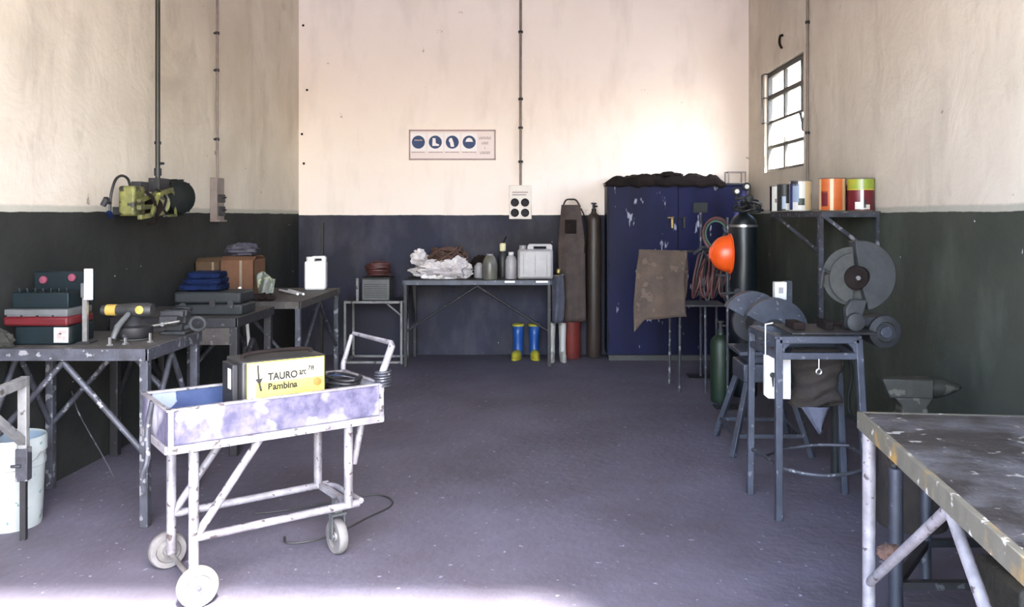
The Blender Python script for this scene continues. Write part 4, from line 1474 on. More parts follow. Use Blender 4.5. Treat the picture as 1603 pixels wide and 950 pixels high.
for a, b in (((-0.09, -0.1), (0.09, -0.1)), ((-0.09, 0.1), (0.09, 0.1)), ((-0.09, -0.1), (-0.09, 0.1)), ((0.09, -0.1), (0.09, 0.1))):
    for z in (0.006, 0.13):
        m = MB()
        m.bar((*a, z), (*b, z), 0.011)
        part(wb, 'rail', m, M['conduit'], local=True)
for a in ((-0.09, -0.1), (0.09, -0.1), (-0.09, 0.1), (0.09, 0.1)):
    m = MB()
    m.bar((*a, 0), (*a, 0.13), 0.011)
    part(wb, 'upright', m, M['conduit'], local=True)

# ------------------------------------------------------------------ welding stand with the hide and the hoses
hs = thing('steel_stand', 'slender dark steel stand carrying the leather hide and red hoses', 'stand', (1.37, 7.78, 0))
hx0, hx1, hy0, hy1, hz = -0.20, 0.24, -0.20, 0.20, 0.75
for x, y in ((hx0, hy1), (hx0 + 0.03, hy0), (hx1 - 0.18, hy0), (hx1, hy1)):
    m = MB()
    m.tube([(x, y, 0), (x * 0.97, y * 0.97, hz)], 0.012, 8)
    part(hs, 'leg', m, M['steel'], local=True)
m = MB()
m.box((hx0, hy0, hz), (hx1, hy1, hz + 0.02))
part(hs, 'deck', m, M['dark_steel'], local=True, bevel=0.003)
for x in (hx0, hx1):
    m = MB()
    m.tube([(x, hy0, hz + 0.02), (x, hy0, 1.235)], 0.011, 8)
    part(hs, 'upright', m, M['dark_steel'], local=True)
m = MB()
m.tube([(-0.52, hy0, 1.238), (hx1 + 0.01, hy0, 1.238)], 0.011, 8)
part(hs, 'top_rail', m, M['dark_steel'], local=True)
m = MB()
def hide(a, b):
    x = 0.835 + a * 0.425
    side = b - 0.46
    # b 0: rear hem, 0.46 ridge, 1: front hem
    if side < 0:
        z = 1.252 - (-side) / 0.46 * 0.42
        y = 7.58 + 0.025 + 0.03 * (-side)
    else:
        hem = 0.62 + (0.10 if a < 0.18 else 0.0) * (1 - a / 0.18 if a < 0.18 else 0) - 0.05 * a
        z = 1.254 - side / 0.54 * hem
        y = 7.58 - 0.022 - 0.05 * side
    f = 0.016 * math.sin(a * 9 + 0.6) * abs(side) * 2 + 0.012 * noise.noise(Vector((a * 5, b * 4, 0)))
    x += (0.02 * math.sin(b * 6) + 0.012 * noise.noise(Vector((a * 3, b * 5, 4)))) - 0.03 * max(0, side) * (1 - a) * 2
    if abs(side) < 0.03:
        y = 7.58 - side / 0.03 * 0.02
        z = 1.254
    z -= 0.012 * a
    return Vector((x, y + f, z))
m.sheet(hide, 26, 40)
solo('leather_hide', m, M['leather'], 'stiff brown leather hide draped over the slender stand rail', 'leather', solid=0.006)
# red hose bundle hung beside it
hb = thing('hose_bundle', 'dull red hose bundle hanging right of the leather hide', 'hose', (1.45, 7.50, 0.78))
for i in range(11):
    m = MB()
    cx = -0.11 + i * 0.027
    rr = 0.18 + 0.02 * math.sin(i * 2.1)
    m.tube([(cx + 0.035 * math.cos(q) + 0.03 * math.sin(q), 0.015 * (i % 3 - 1) + 0.045 * math.cos(q + i), 0.25 + (rr + 0.02 * math.cos(3 * q + i)) * math.sin(q)) for q in [2 * PI * k / 30 for k in range(30)]], 0.011, 7, close=True)
    part(hb, 'hose_loop', m, M['red_hose'] if i % 3 != 1 else M['dark_steel'], local=True)
m = MB()
m.tube(spline([(-0.14, 0.0, 0.44), (-0.06, -0.03, 0.50), (0.02, 0.0, 0.46), (0.10, -0.02, 0.40), (0.16, 0, 0.36)], 6), 0.012, 7)
part(hb, 'hose_end', m, M['steel'], local=True)

# sensor-like grey box on a slim post behind
pb = thing('post_box', 'small grey green box on a slim post before the cabinet', 'control box', (X(1097, 8.3), 8.3, 0))
m = MB()
m.tube([(0, 0, 0), (0, 0, Z(333, 8.3))], 0.013, 8)
part(pb, 'post', m, M['steel'], local=True)
m = MB()
m.box((-0.075, -0.03, Z(333, 8.3)), (0.06, 0.03, Z(317, 8.3)))
part(pb, 'box', m, M['case'], local=True, bevel=0.004)
m = MB()
m.box((-0.12, -0.12, 0), (0.12, 0.12, 0.012))
part(pb, 'base_plate', m, M['dark_steel'], local=True)

# trolley post with helmet and hose ring, tall and small cylinders
tp = thing('trolley_post', 'thin steel post carrying the orange hard hat', 'post', (X(1139, 6.95), 6.95, 0))
m = MB()
m.tube([(0, 0, 0.0), (0, 0, Z(340, 6.95))], 0.013, 10)
part(tp, 'post', m, M['steel'], local=True)
m = MB()
m.tube([(0, 0, Z(432, 6.95)), (-0.10, -0.02, Z(430, 6.95))], 0.008, 8)
m.tube([(0, 0, Z(365, 6.95)), (-0.06, -0.12, Z(368, 6.95))], 0.006, 8)
part(tp, 'hook_arm', m, M['steel'], local=True)
m = MB()
m.tube([(-0.06, -0.02, Z(460, 6.95)), (0.09, -0.02, Z(457, 6.95))], 0.012, 8)
m.lathe([(0, -0.02), (0.028, -0.02), (0.028, 0.02), (0, 0.02)], Matrix.Translation((0.07, -0.03, Z(456, 6.95))) @ Matrix.Rotation(PI / 2, 4, 'X'), 12)
part(tp, 'clamp', m, M['cast_pale'], local=True)
m = MB()
m.box((-0.1, -0.1, 0), (0.1, 0.1, 0.012))
part(tp, 'base_plate', m, M['dark_steel'], local=True)

hh = thing('hard_hat', 'bright orange hard hat hung sideways on the thin post', 'helmet', tuple(W(1131, 397, 6.85)))
# dome axis points left and towards the camera; own z = dome axis
HR = Matrix.Rotation(math.radians(-90), 4, 'Y')
HT = Matrix.Rotation(math.radians(3), 4, 'Z') @ HR
m = MB()
pr = []
for i in range(15):
    a = (i / 14) * PI / 2
    pr.append((0.120 * math.cos(a) ** 0.8 if i < 14 else 0.0, 0.150 * math.sin(a)))
m.lathe([(0.104, 0.0)] + pr, HT @ Matrix.Translation((0, 0, -0.055)) @ Matrix.Diagonal((1.22, 1.0, 1, 1)), 32)
shell = part(hh, 'shell', m, M['orange'], local=True)
m = MB()
m.lathe([(0.108, -0.004), (0.128, -0.007), (0.130, 0.0), (0.112, 0.010)], HT @ Matrix.Translation((0, 0, -0.055)) @ Matrix.Diagonal((1.24, 1.02, 1, 1)), 32)
part(hh, 'brim', m, M['orange'], local=True)
m = MB()
for q in (-0.03, 0.0, 0.03):
    m.tube([HT @ Vector((0.118 * math.cos(a) * 1.0, q, -0.053 + 0.151 * math.sin(a))) for a in [math.radians(z) for z in range(28, 153, 8)]], 0.005, 6)
part(hh, 'crest_rib', m, M['orange'], local=True)

rg = thing('hose_ring', 'ring of thin red and green hose above the orange hard hat', 'hose', tuple(W(1121, 392, 7.05)))
for i, (r, mt) in enumerate(((0.135, 'red_hose'), (0.125, 'red_hose'), (0.105, 'green_hose'), (0.115, 'dark_steel'))):
    m = MB()
    m.tube([(r * 0.82 * math.cos(q), -0.02 + 0.012 * i + 0.01 * math.cos(2 * q + i), 0.135 + r * math.sin(q)) for q in [2 * PI * k / 32 for k in range(32)]], 0.008, 7, close=True)
    part(rg, 'hose_loop', m, M[mt], local=True)

tc = cylinder('gas_cylinder', 'tall blue black gas cylinder beside the orange hard hat', X(1164, 7.45), 7.45, 0.116, 1.57, M['dark_cyl'], M['dark_steel'])
m = MB()
for i in range(7):
    m.tube([(-0.04 + 0.022 * i + 0.05 * math.cos(q) + 0.02 * math.sin(3 * q + i), -0.06 + 0.05 * math.sin(q + i), 1.625 + 0.04 * math.sin(q * 1.0 + i * 0.7) + 0.012 * i % 0.03) for q in [2 * PI * k / 20 for k in range(20)]], 0.011, 6, close=True)
part(tc, 'hose_tangle', m, M['dark_steel'], local=True)
m = MB()
m.lathe([(0.118, 1.455), (0.121, 1.455), (0.121, 1.475), (0.118, 1.475)], None, 32)
part(tc, 'shoulder_band', m, M['chrome'], local=True)
rz_ = 1.72
m = MB()
for (x, y, z, r) in ((-0.075, -0.05, 1.76, 0.036), (0.005, -0.07, 1.80, 0.036)):
    m.lathe([(0, 0), (r, 0), (r, 0.03), (r * 0.85, 0.035), (0, 0.035)], Matrix.Translation((x, y, z)) @ Matrix.Rotation(PI / 2, 4, 'X'), 18)
part(tc, 'gauge', m, M['dark_steel'], local=True)
m = MB()
for (x, z) in ((-0.075, 1.76), (0.005, 1.80)):
    m.lathe([(0, 0.0), (0.019, 0.0), (0.019, 0.002), (0, 0.002)], Matrix.Translation((x, -0.086 if x < 0 else -0.106, z)) @ Matrix.Rotation(PI / 2, 4, 'X'), 16)
part(tc, 'gauge_face', m, M['white'], local=True)
m = MB()
m.tube([(-0.08, -0.03, 1.70), (0.07, -0.03, 1.71)], 0.016, 10)
m.tube([(-0.075, -0.05, 1.70), (-0.075, -0.05, 1.76)], 0.010, 8)
m.tube([(0.005, -0.06, 1.70), (0.005, -0.06, 1.80)], 0.010, 8)
m.lathe([(0, 0), (0.03, 0), (0.034, 0.05), (0.02, 0.06), (0, 0.06)], Matrix.Translation((0.03, -0.05, 1.70)) @ Matrix.Rotation(PI / 2, 4, 'X'), 14)
part(tc, 'regulator', m, M['cast_pale'], local=True)
cylinder('gas_cylinder', 'small green gas cylinder on the floor below the hoses', X(1128, 7.2), 7.2, 0.085, 0.56, M['green_cyl'], M['cast_pale'])

# ------------------------------------------------------------------ pedestal grinder with two large guards
pg = thing('pedestal_grinder', 'blue grey pedestal grinder with two fan shaped wheel guards', 'grinder', (1.47, 5.80, 0))
gz = 0.815
for x, y in ((-0.255, 0.28), (-0.255, -0.27), (0.26, 0.28), (0.26, -0.27)):
    m = MB()
    m.bar((x, y, 0), (x * 0.5, y * 0.55, 0.47), 0.036)
    part(pg, 'leg', m, M['blue_steel'], local=True, bevel=0.003)
for a, b in (((-0.225, 0.24), (-0.225, -0.235)), ((0.225, 0.24), (0.225, -0.235)), ((-0.225, -0.235), (0.225, -0.235)), ((-0.225, 0.24), (0.225, 0.24))):
    m = MB()
    m.bar((*a, 0.13), (*b, 0.13), 0.024)
    part(pg, 'stretcher', m, M['blue_steel'], local=True)
m = MB()
m.box((-0.16, -0.17, 0.46), (0.16, 0.17, 0.58))
part(pg, 'plinth', m, M['blue_steel'], local=True, bevel=0.01)
m = MB()
m.box((-0.19, -0.19, 0.64), (0.12, 0.19, 0.665))
m.box((-0.12, -0.13, 0.58), (0.10, 0.13, 0.64))
part(pg, 'table', m, M['blue_steel'], local=True, bevel=0.005)
m = MB()
m.lathe([(0, -0.15), (0.07, -0.15), (0.08, -0.12), (0.08, 0.12), (0.07, 0.15), (0, 0.15)], Matrix.Translation((0.0, 0, gz)) @ Matrix.Rotation(PI / 2, 4, 'X'), 22)
m.box((-0.06, -0.1, 0.66), (0.06, 0.1, gz - 0.03))
part(pg, 'motor', m, M['cast'], local=True)
for yy, cx, zz, r in ((0.19, -0.02, gz, 0.205), (-0.19, 0.03, gz - 0.01, 0.205)):
    m = MB()
    a0, a1 = 10, 150
    m.ringprism(arc(cx, zz, r, a0, a1), arc(cx, zz, r * 0.36, a0, a1), yy - 0.035, yy + 0.035)
    g_ = part(pg, 'wheel_guard', m, M['blue_steel'], local=True, bevel=0.004)
    m = MB()
    m.ringprism(arc(cx, zz, r + 0.008, a0, a1), arc(cx, zz, r - 0.006, a0, a1), yy - 0.045, yy + 0.045)
    part(g_, 'guard_rim', m, M['blue_steel'], local=True)
    m = MB()
    m.lathe([(0, -0.025), (0.135, -0.025), (0.14, -0.02), (0.14, 0.02), (0.135, 0.025), (0, 0.025)], Matrix.Translation((cx, yy, zz)) @ Matrix.Rotation(PI / 2, 4, 'X'), 30)
    w_ = part(pg, 'grinding_wheel', m, M['dark_steel'], local=True)
    m = MB()
    m.lathe([(0, 0.02), (0.04, 0.02), (0.04, 0.04), (0.016, 0.045), (0.016, 0.07), (0, 0.07)], Matrix.Translation((cx, yy, zz)) @ Matrix.Rotation(PI / 2, 4, 'X'), 16)
    part(w_, 'spindle_nut', m, M['brown_rag'] if yy > 0 else M['chrome'], local=True)
m = MB()
m.box((0.165, 0.03, 0.60), (0.215, 0.07, 1.11))
part(pg, 'switch_post', m, M['blue_steel'], local=True)
m = MB()
m.box((0.09, 0.0, 0.985), (0.172, 0.06, 1.105))
sb_ = part(pg, 'switch_box', m, M['white'], local=True, bevel=0.005, label='white switch box')
m = MB()
m.box((0.115, -0.004, 1.03), (0.145, 0.0, 1.07))
part(sb_, 'rocker', m, M['translucent'], local=True)

# ------------------------------------------------------------------ saw stand and cut-off saw
st = thing('saw_stand', 'blue grey tube stand under the cut-off saw', 'stand', (1.40, 4.60, 0))
L_ = {'fl': (-0.20, -0.21), 'fr': (0.205, -0.21), 'bl': (-0.235, 0.21), 'br': (0.24, 0.21)}
SH = 0.925
for k, (x, y) in L_.items():
    fx = x + (0.05 if k == 'fr' else 0.0 if k == 'fl' else -0.01 if k == 'bl' else 0.04)
    m = MB()
    m.bar((fx, y * 1.0, 0), (x, y, SH), 0.036)
    part(st, 'leg', m, M['blue_steel'], local=True, bevel=0.004)
for a, b in (('fl', 'fr'), ('bl', 'br'), ('fl', 'bl'), ('fr', 'br')):
    pa, pb_ = L_[a], L_[b]
    for z, w in ((SH - 0.005, 0.036), (0.838, 0.034)):
        m = MB()
        m.bar((*pa, z), (*pb_, z), w)
        part(st, 'rail', m, M['blue_steel'], local=True, bevel=0.003)
for s, k in ((1, 'fl'), (-1, 'fr')):
    x, y = L_[k]
    m = MB()
    m.prism([(x, SH - 0.01), (x + s * 0.075, SH - 0.01), (x + s * 0.05, SH - 0.028), (x + s * 0.03, SH - 0.05), (x + s * 0.018, SH - 0.085), (x, SH - 0.085)], y - 0.012, y + 0.012)
    part(st, 'gusset', m, M['blue_steel'], local=True)
m = MB()
m.tube(spline([(L_['bl'][0], L_['bl'][1], 0.25), (-0.22, 0.0, 0.27), (-0.17, -0.22, 0.265), (0.02, -0.30, 0.255), (0.22, -0.24, 0.27), (0.30, -0.05, 0.28), (0.27, 0.21, 0.28)], 8), 0.010, 8)
part(st, 'foot_ring', m, M['steel'], local=True)
m = MB()
m.tube(spline([(-0.22, 0.0, 0.27), (-0.1, 0.12, 0.27), (0.1, 0.14, 0.29), (0.27, 0.1, 0.30)], 8), 0.009, 8)
part(st, 'foot_brace', m, M['steel'], local=True)
m = MB()
m.tube([(0.0, -0.225, 0.825), (0.0, -0.225, 0.775)], 0.003, 6)
m.tube([(0.0 + 0.013 * math.cos(q), -0.225, 0.760 + 0.013 * math.sin(q)) for q in [2 * PI * k / 14 for k in range(14)]], 0.004, 6, close=True)
part(st, 'ring_hook', m, M['chrome'], local=True)

cs = thing('cut_off_saw', 'grey cut-off saw with raised round disc guard on the stand', 'saw', (1.62, 4.62, SH + 0.013))
m = MB()
m.box((-0.34, -0.19, 0), (0.10, 0.19, 0.012))
part(cs, 'base_plate', m, M['dark_steel'], local=True, bevel=0.003)
# coordinates below: own x right, z up from the plate; disc centre above
dz = Z(432, 4.6) - (SH + 0.013)
dx = X(1341, 4.6) - 1.62
m = MB()
m.lathe([(0, -0.003), (0.155, -0.003), (0.155, 0.003), (0, 0.003)], Matrix.Translation((dx - 0.03, -0.02, dz)) @ Matrix.Rotation(PI / 2, 4, 'X'), 40)
part(cs, 'abrasive_disc', m, M['disc'], local=True)
m = MB()
ou = arc(dx + 0.005, dz + 0.005, 0.185, 100, -78, 36)
inn = arc(dx + 0.0, dz, 0.052, 100, -78, 36)
m.ringprism(ou, inn, -0.075, 0.03)
gd = part(cs, 'disc_guard', m, M['cast_pale'], local=True, bevel=0.006)
m = MB()
m.ringprism(arc(dx - 0.02, dz - 0.01, 0.135, 95, 262, 30), arc(dx - 0.02, dz - 0.01, 0.05, 95, 262, 30), -0.058, -0.03)
part(cs, 'inner_cover', m, M['disc'], local=True, bevel=0.003)
m = MB()
m.lathe([(0, 0), (0.062, 0), (0.066, 0.012), (0.058, 0.022), (0.03, 0.026), (0.014, 0.034), (0, 0.036)], Matrix.Translation((dx - 0.02, -0.06, dz - 0.005)) @ Matrix.Rotation(PI / 2, 4, 'X'), 24)
hb_ = part(cs, 'flange', m, M['brown_rag'], local=True)
m = MB()
m.lathe([(0, 0), (0.014, 0), (0.012, 0.010), (0, 0.011)], Matrix.Translation((dx - 0.02, -0.095, dz - 0.005)) @ Matrix.Rotation(PI / 2, 4, 'X'), 6)
part(hb_, 'nut', m, M['chrome'], local=True)
# arm from the disc down to the pivot boss
pv = (X(1340, 4.5) - 1.62, Z(514, 4.5) - (SH + 0.013))
m = MB()
m.prism([(dx - 0.055, dz - 0.12), (dx + 0.03, dz - 0.12), (pv[0] + 0.035, pv[1] + 0.02), (pv[0] + 0.03, pv[1] - 0.01), (pv[0] - 0.03, pv[1] - 0.01), (pv[0] - 0.04, pv[1] + 0.03), (pv[0] - 0.045, pv[1] + 0.10)], -0.10, -0.05)
part(cs, 'arm', m, M['cast_pale'], local=True, bevel=0.008)
m = MB()
m.lathe([(0, 0), (0.046, 0), (0.050, 0.01), (0.046, 0.05), (0.03, 0.056), (0, 0.058)], Matrix.Translation((pv[0], -0.075, pv[1] + 0.032)) @ Matrix.Rotation(PI / 2, 4, 'X'), 22)
part(cs, 'pivot_boss', m, M['cast_pale'], local=True)
# motor to the right
mo = (X(1387, 4.55) - 1.62, Z(520, 4.55) - (SH + 0.013))
m = MB()
m.lathe([(0, -0.12), (0.075, -0.12), (0.085, -0.10), (0.090, 0.02), (0.085, 0.06), (0.055, 0.075), (0.05, 0.06), (0, 0.06)], Matrix.Translation((mo[0], 0.0, mo[1])) @ Matrix.Rotation(PI / 2 , 4, 'X'), 28)
mt_ = part(cs, 'motor', m, M['cast'], local=True)
m = MB()
m.lathe([(0, 0.06), (0.030, 0.06), (0.030, 0.078), (0.0, 0.08)], Matrix.Translation((mo[0], 0.0, mo[1])) @ Matrix.Rotation(PI / 2, 4, 'X'), 18)
part(mt_, 'pulley', m, M['blue_steel'], local=True)
m = MB()
m.box((pv[0], -0.04, pv[1] + 0.0), (mo[0], 0.04, pv[1] + 0.05))
m.box((pv[0] - 0.03, -0.05, 0.012), (pv[0] + 0.05, 0.05, max(0.02, pv[1] + 0.02)))
part(cs, 'pivot_bracket', m, M['cast'], local=True, bevel=0.005)
m = MB()
m.tube(spline([(dx - 0.06, -0.03, dz + 0.02), (dx - 0.155, -0.05, dz + 0.02), (dx - 0.19, -0.06, dz + 0.03), (dx - 0.20, -0.05, dz - 0.06)], 6), 0.009, 8)
part(cs, 'pull_handle', m, M['cast_pale'], local=True)
# work clamp lump on the plate
m = MB()
m.box((-0.30, -0.08, 0.012), (-0.24, 0.08, 0.05))
part(cs, 'stop_block', m, M['brown_rag'], local=True, bevel=0.004)
m = MB()
m.box((-0.13, -0.08, 0.012), (-0.09, 0.08, 0.055))
m.tube([(-0.09, 0, 0.035), (0.03, 0, 0.035)], 0.012, 8)
part(cs, 'work_clamp', m, M['brown_rag'], local=True, bevel=0.004)

# white switch plate hung at the left of the stand, on a wire
sw = thing('switch_plate', 'white switch plate with a black key-shaped hole hung on the saw stand', 'switch plate', (X(1216, 4.52), 4.50, Z(625, 4.5)))
pw = X(1237, 4.5) - X(1196, 4.5)
ph = Z(556, 4.5) - Z(625, 4.5)
m = MB()
m.prism([(-pw / 2, 0.02), (-pw / 2 + 0.02, 0.004), (pw / 2, 0), (pw / 2, ph - 0.012), (-pw / 2, ph)], 0, 0.03)
pl_ = part(sw, 'plate', m, M['white'], local=True, bevel=0.003)
m = MB()
m.lathe([(0, 0), (0.015, 0), (0.015, 0.003), (0, 0.003)], Matrix.Translation((-0.028, 0.0005, ph * 0.55)) @ Matrix.Rotation(PI / 2, 4, 'X'), 14)
m.prism([(-0.034, ph * 0.5), (-0.020, ph * 0.5), (-0.022, ph * 0.28), (-0.028, ph * 0.28)], -0.002, 0.001)
part(pl_, 'keyhole', m, M['black'], local=True)
m = MB()
m.tube([(-pw / 2 + 0.006, 0.01, ph - 0.01), (-pw / 2 + 0.006, 0.01, ph + 0.16)], 0.0035, 6)
m.tube([(-pw / 2 + 0.006, 0.01, ph + 0.16), (-pw / 2 + 0.05, 0.03, ph + 0.165)], 0.0035, 6)
part(sw, 'hanging_wire', m, M['white'], local=True)

# cloth sacks under the stand
m = MB()
def foldc(sgn):
    def f(a, b):
        w = 0.125 + 0.018 * math.sin(b * 7) + 0.012 * b
        t = 0.035 + 0.025 * math.sin(b * PI) + 0.012 * noise.noise(Vector((a * 4, b * 6, sgn)))
        return Vector((1.475 + sgn * (a - 0.5) * 2 * w, 4.66 - sgn * t * math.sin(a * PI) ** 0.6 - 0.010 * math.sin(b * 24 + a * 5), 0.835 - b * (0.30 + 0.02 * math.sin(a * 6))))
    return f
m.sheet(foldc(1), 18, 26)
m.sheet(foldc(-1), 18, 26)
solo('cloth_sack', m, M['sack_brown'], 'brown cloth sack hanging inside the saw stand', 'sack', solid=0.005)
m = MB()
def tri(a, b):
    w = (1 - b) * 0.13 + 0.004
    return Vector((1.455 + (a - 0.5) * w * 1.15 + 0.02 * b, 4.60 + 0.012 * math.sin(a * 7), 0.53 - b * 0.14))
m.sheet(tri, 8, 8)
solo('leather_flap', m, M['grey_cloth'], 'grey pointed cloth flap hanging below the brown sack', 'cloth', solid=0.005)
# standing pipe with hoses behind
ph_ = thing('standpipe', 'dark green pipe with looped hose behind the saw stand', 'pipe', (X(1308, 5.15), 5.15, 0))
m = MB()
m.tube([(0, 0, 0), (0, 0, 0.80)], 0.028, 12)
part(ph_, 'pipe', m, M['case'], local=True)
m = MB()
m.tube(spline([(0, -0.01, 0.78), (0.05, -0.02, 0.76), (0.09, -0.02, 0.62), (0.07, -0.02, 0.46), (0.09, -0.02, 0.36), (0.17, -0.02, 0.31), (0.26, -0.02, 0.32)], 8), 0.010, 8)
part(ph_, 'hose', m, M['case'], local=True)

# ------------------------------------------------------------------ shelf with paint cans on the right wall
SY0, SY1, SX0 = 6.05, 7.42, 1.955
SZ = 1.583
sf = thing('wall_shelf', 'narrow steel wall shelf holding the paint cans', 'shelf', (2.16, 6.7, SZ - 0.03))
m = MB()
m.add([Vector(p) for p in ((SX0, SY0, SZ - 0.012), (xr(SY0) - 0.003, SY0, SZ - 0.012), (xr(SY1) - 0.003, SY1, SZ - 0.012), (SX0, SY1, SZ - 0.012),
                           (SX0, SY0, SZ), (xr(SY0) - 0.003, SY0, SZ), (xr(SY1) - 0.003, SY1, SZ), (SX0, SY1, SZ))],
      [(0, 3, 2, 1), (4, 5, 6, 7), (0, 1, 5, 4), (1, 2, 6, 5), (2, 3, 7, 6), (3, 0, 4, 7)])
part(sf, 'board', m, M['dusty_top'])
for a, b in (((SX0, SY0 + 0.01), (xr(SY0) - 0.01, SY0 + 0.01)), ((SX0 + 0.01, SY0), (SX0 + 0.01, SY1))):
    m = MB()
    m.bar((*a, SZ - 0.026), (*b, SZ - 0.026), 0.022, 0.030)
    part(sf, 'edge_angle', m, M['steel'])
for y in (SY0 + 0.03, SY1 - 0.1):
    m = MB()
    m.bar((SX0 + 0.02, y, SZ - 0.03), (xr(y) - 0.012, y, SZ - 0.33), 0.026)
    part(sf, 'brace', m, M['steel'])
    m = MB()
    m.bar((xr(y) - 0.014, y, SZ - 0.04), (xr(y) - 0.014, y, SZ - 0.36), 0.024)
    part(sf, 'wall_leg', m, M['steel'])
m = MB()
m.bar((SX0 + 0.012, SY0 + 0.06, SZ - 0.03), (SX0 + 0.012, SY0 + 0.06, 0.0), 0.032)
part(sf, 'front_post', m, M['steel'])


def sector(m, r, z0, z1, a0, a1, n=0):
    """thin label patch on a can's side"""
    n = max(3, int(abs(a1 - a0) / 5))
    vs = []
    for z in (z0, z1):
        for q in (r, r + 0.0012):
            for i in range(n + 1):
                a = math.radians(a0 + (a1 - a0) * i / n)
                vs.append((q * math.cos(a), q * math.sin(a), z))
    k = n + 1
    fs = []
    for i in range(n):
        fs += [(k + i, k + i + 1, 3 * k + i + 1, 3 * k + i), (i, 2 * k + i, 2 * k + i + 1, i + 1), (i, i + 1, k + i + 1, k + i), (2 * k + i, 3 * k + i, 3 * k + i + 1, 2 * k + i + 1)]
    fs += [(0, k, 3 * k, 2 * k), (n, 2 * k + n, 3 * k + n, k + n)]
    m.add(vs, fs)


def can(name, label, x, y, r, h, base, patches):
    t = thing(name, label, 'can', (x, y, SZ + 0.0005), 0, 'cans on the wall shelf')
    m = MB()
    m.lathe([(0, 0), (r * 0.98, 0), (r, 0.004), (r, h - 0.006), (r * 0.99, h), (r * 0.9, h - 0.003), (r * 0.88, h - 0.012), (0, h - 0.012)], None, 48)
    b = part(t, 'tin', m, base, local=True)
    for z in (0.004, h - 0.004):
        m = MB()
        m.tube([(r * math.cos(q), r * math.sin(q), z) for q in [2 * PI * k / 32 for k in range(32)]], 0.0035, 6, close=True)
        part(t, 'rim', m, M['tin'], local=True)
    for z0, z1, a0, a1, mt in patches:
        m = MB()
        sector(m, r, z0 * h, z1 * h, a0, a1)
        part(b, 'label_patch', m, M[mt], local=True, smooth=0)
    m = MB()
    m.tube([(r * 1.01 * math.cos(q), r * 1.01 * math.sin(q), h * 0.78 - 0.03 * math.sin(q) ** 2) for q in [math.radians(z) for z in range(0, 181, 12)]], 0.002, 5)
    part(t, 'bail', m, M['tin'], local=True)
    return t


# angles: camera side of a can is around -110 degrees
can('paint_can', 'lime and dark red paint can at the near end of the shelf', 2.274, 6.17, 0.092, 0.235, M['can_dkred'],
    [(0.66, 0.97, -200, 0, 'can_lime'), (0.64, 0.68, -200, 0, 'yellow'), (0.05, 0.97, -112, -98, 'can_white'), (0.06, 0.28, -135, -112, 'can_white'), (0.06, 0.2, -98, -70, 'can_white'), (0.1, 0.35, -98, -88, 'black')])
can('paint_can', 'orange paint can with cream stripe on the wall shelf', X(1303, 6.25), 6.25, 0.095, 0.24, M['can_orange'],
    [(0.03, 0.97, -118, -104, 'can_cream'), (0.03, 0.97, -62, -45, 'can_cream'), (0.15, 0.6, -160, -128, 'can_dkred'), (0.55, 0.95, -150, -122, 'can_orange'), (0.05, 0.97, -178, -162, 'can_cream')])
can('paint_can', 'slim dark blue can wedged between orange can and lime can', X(1328, 6.5), 6.50, 0.062, 0.20, M['navy_plain'], [(0.3, 0.6, -130, -80, 'can_blue')])
can('paint_can', 'white and pale blue can with dark print on the shelf', X(1253, 6.55), 6.55, 0.082, 0.235, M['can_white'],
    [(0.05, 0.9, -178, -150, 'can_blue'), (0.30, 0.88, -150, -112, 'can_sky'), (0.82, 0.97, -165, -118, 'black'), (0.2, 0.42, -118, -85, 'green_cyl'), (0.05, 0.97, -82, -40, 'can_cream')])
can('paint_can', 'black and white can left of the pale blue can', X(1229, 6.85), 6.85, 0.062, 0.22, M['black'],
    [(0.1, 0.55, -128, -100, 'can_sky'), (0.05, 0.3, -100, -70, 'can_white')])
can('paint_can', 'cream slim can farthest left on the wall shelf', X(1216, 7.12), 7.12, 0.055, 0.215, M['can_white'],
    [(0.0, 1.0, -205, -150, 'brown_rag'), (0.35, 0.5, -120, -105, 'grey_ink')])

# ------------------------------------------------------------------ wall fittings
def on_left(px):
    """distance into the room where the left wall is seen at pixel px"""
    return (2.73 + YB * LS) / ((850 - px) / F + LS)


def conduit_left(px, off, r):
    d = on_left(px)
    return Vector((xl(d) + off, d, 0))


# dark drop pipe with the yellow machine on the left wall
d1 = (2.73 + YB * LS - 0.22) / ((850 - 247) / F + LS)
pp = Vector((X(247, d1), d1, 0))
dp = thing('drop_pipe', 'dark vertical pipe coming down the left wall to the yellow machine', 'pipe', (pp.x, pp.y, Z(285, d1)))
m = MB()
m.tube([(pp.x, pp.y, Z(284, d1)), (pp.x, pp.y, HC - 0.01)], 0.016, 12)
part(dp, 'pipe', m, M['conduit_dark'])
m = MB()
m.lathe([(0.017, 0), (0.024, 0), (0.024, 0.05), (0.017, 0.05)], Matrix.Translation((pp.x, pp.y, Z(275, d1))), 12)
m.tube([(pp.x, pp.y, Z(256, d1)), (pp.x + 0.045, pp.y - 0.01, Z(256, d1))], 0.009, 8)
m.lathe([(0.017, 0), (0.022, 0), (0.022, 0.02), (0.017, 0.02)], Matrix.Translation((pp.x, pp.y, Z(226, d1))), 12)
part(dp, 'coupling', m, M['dark_steel'])
m = MB()
for zz in (3.8,):
    m.bar((pp.x, pp.y, zz), (xl(pp.y) + 0.0, pp.y, zz), 0.02)
part(dp, 'wall_bracket', m, M['conduit_dark'])

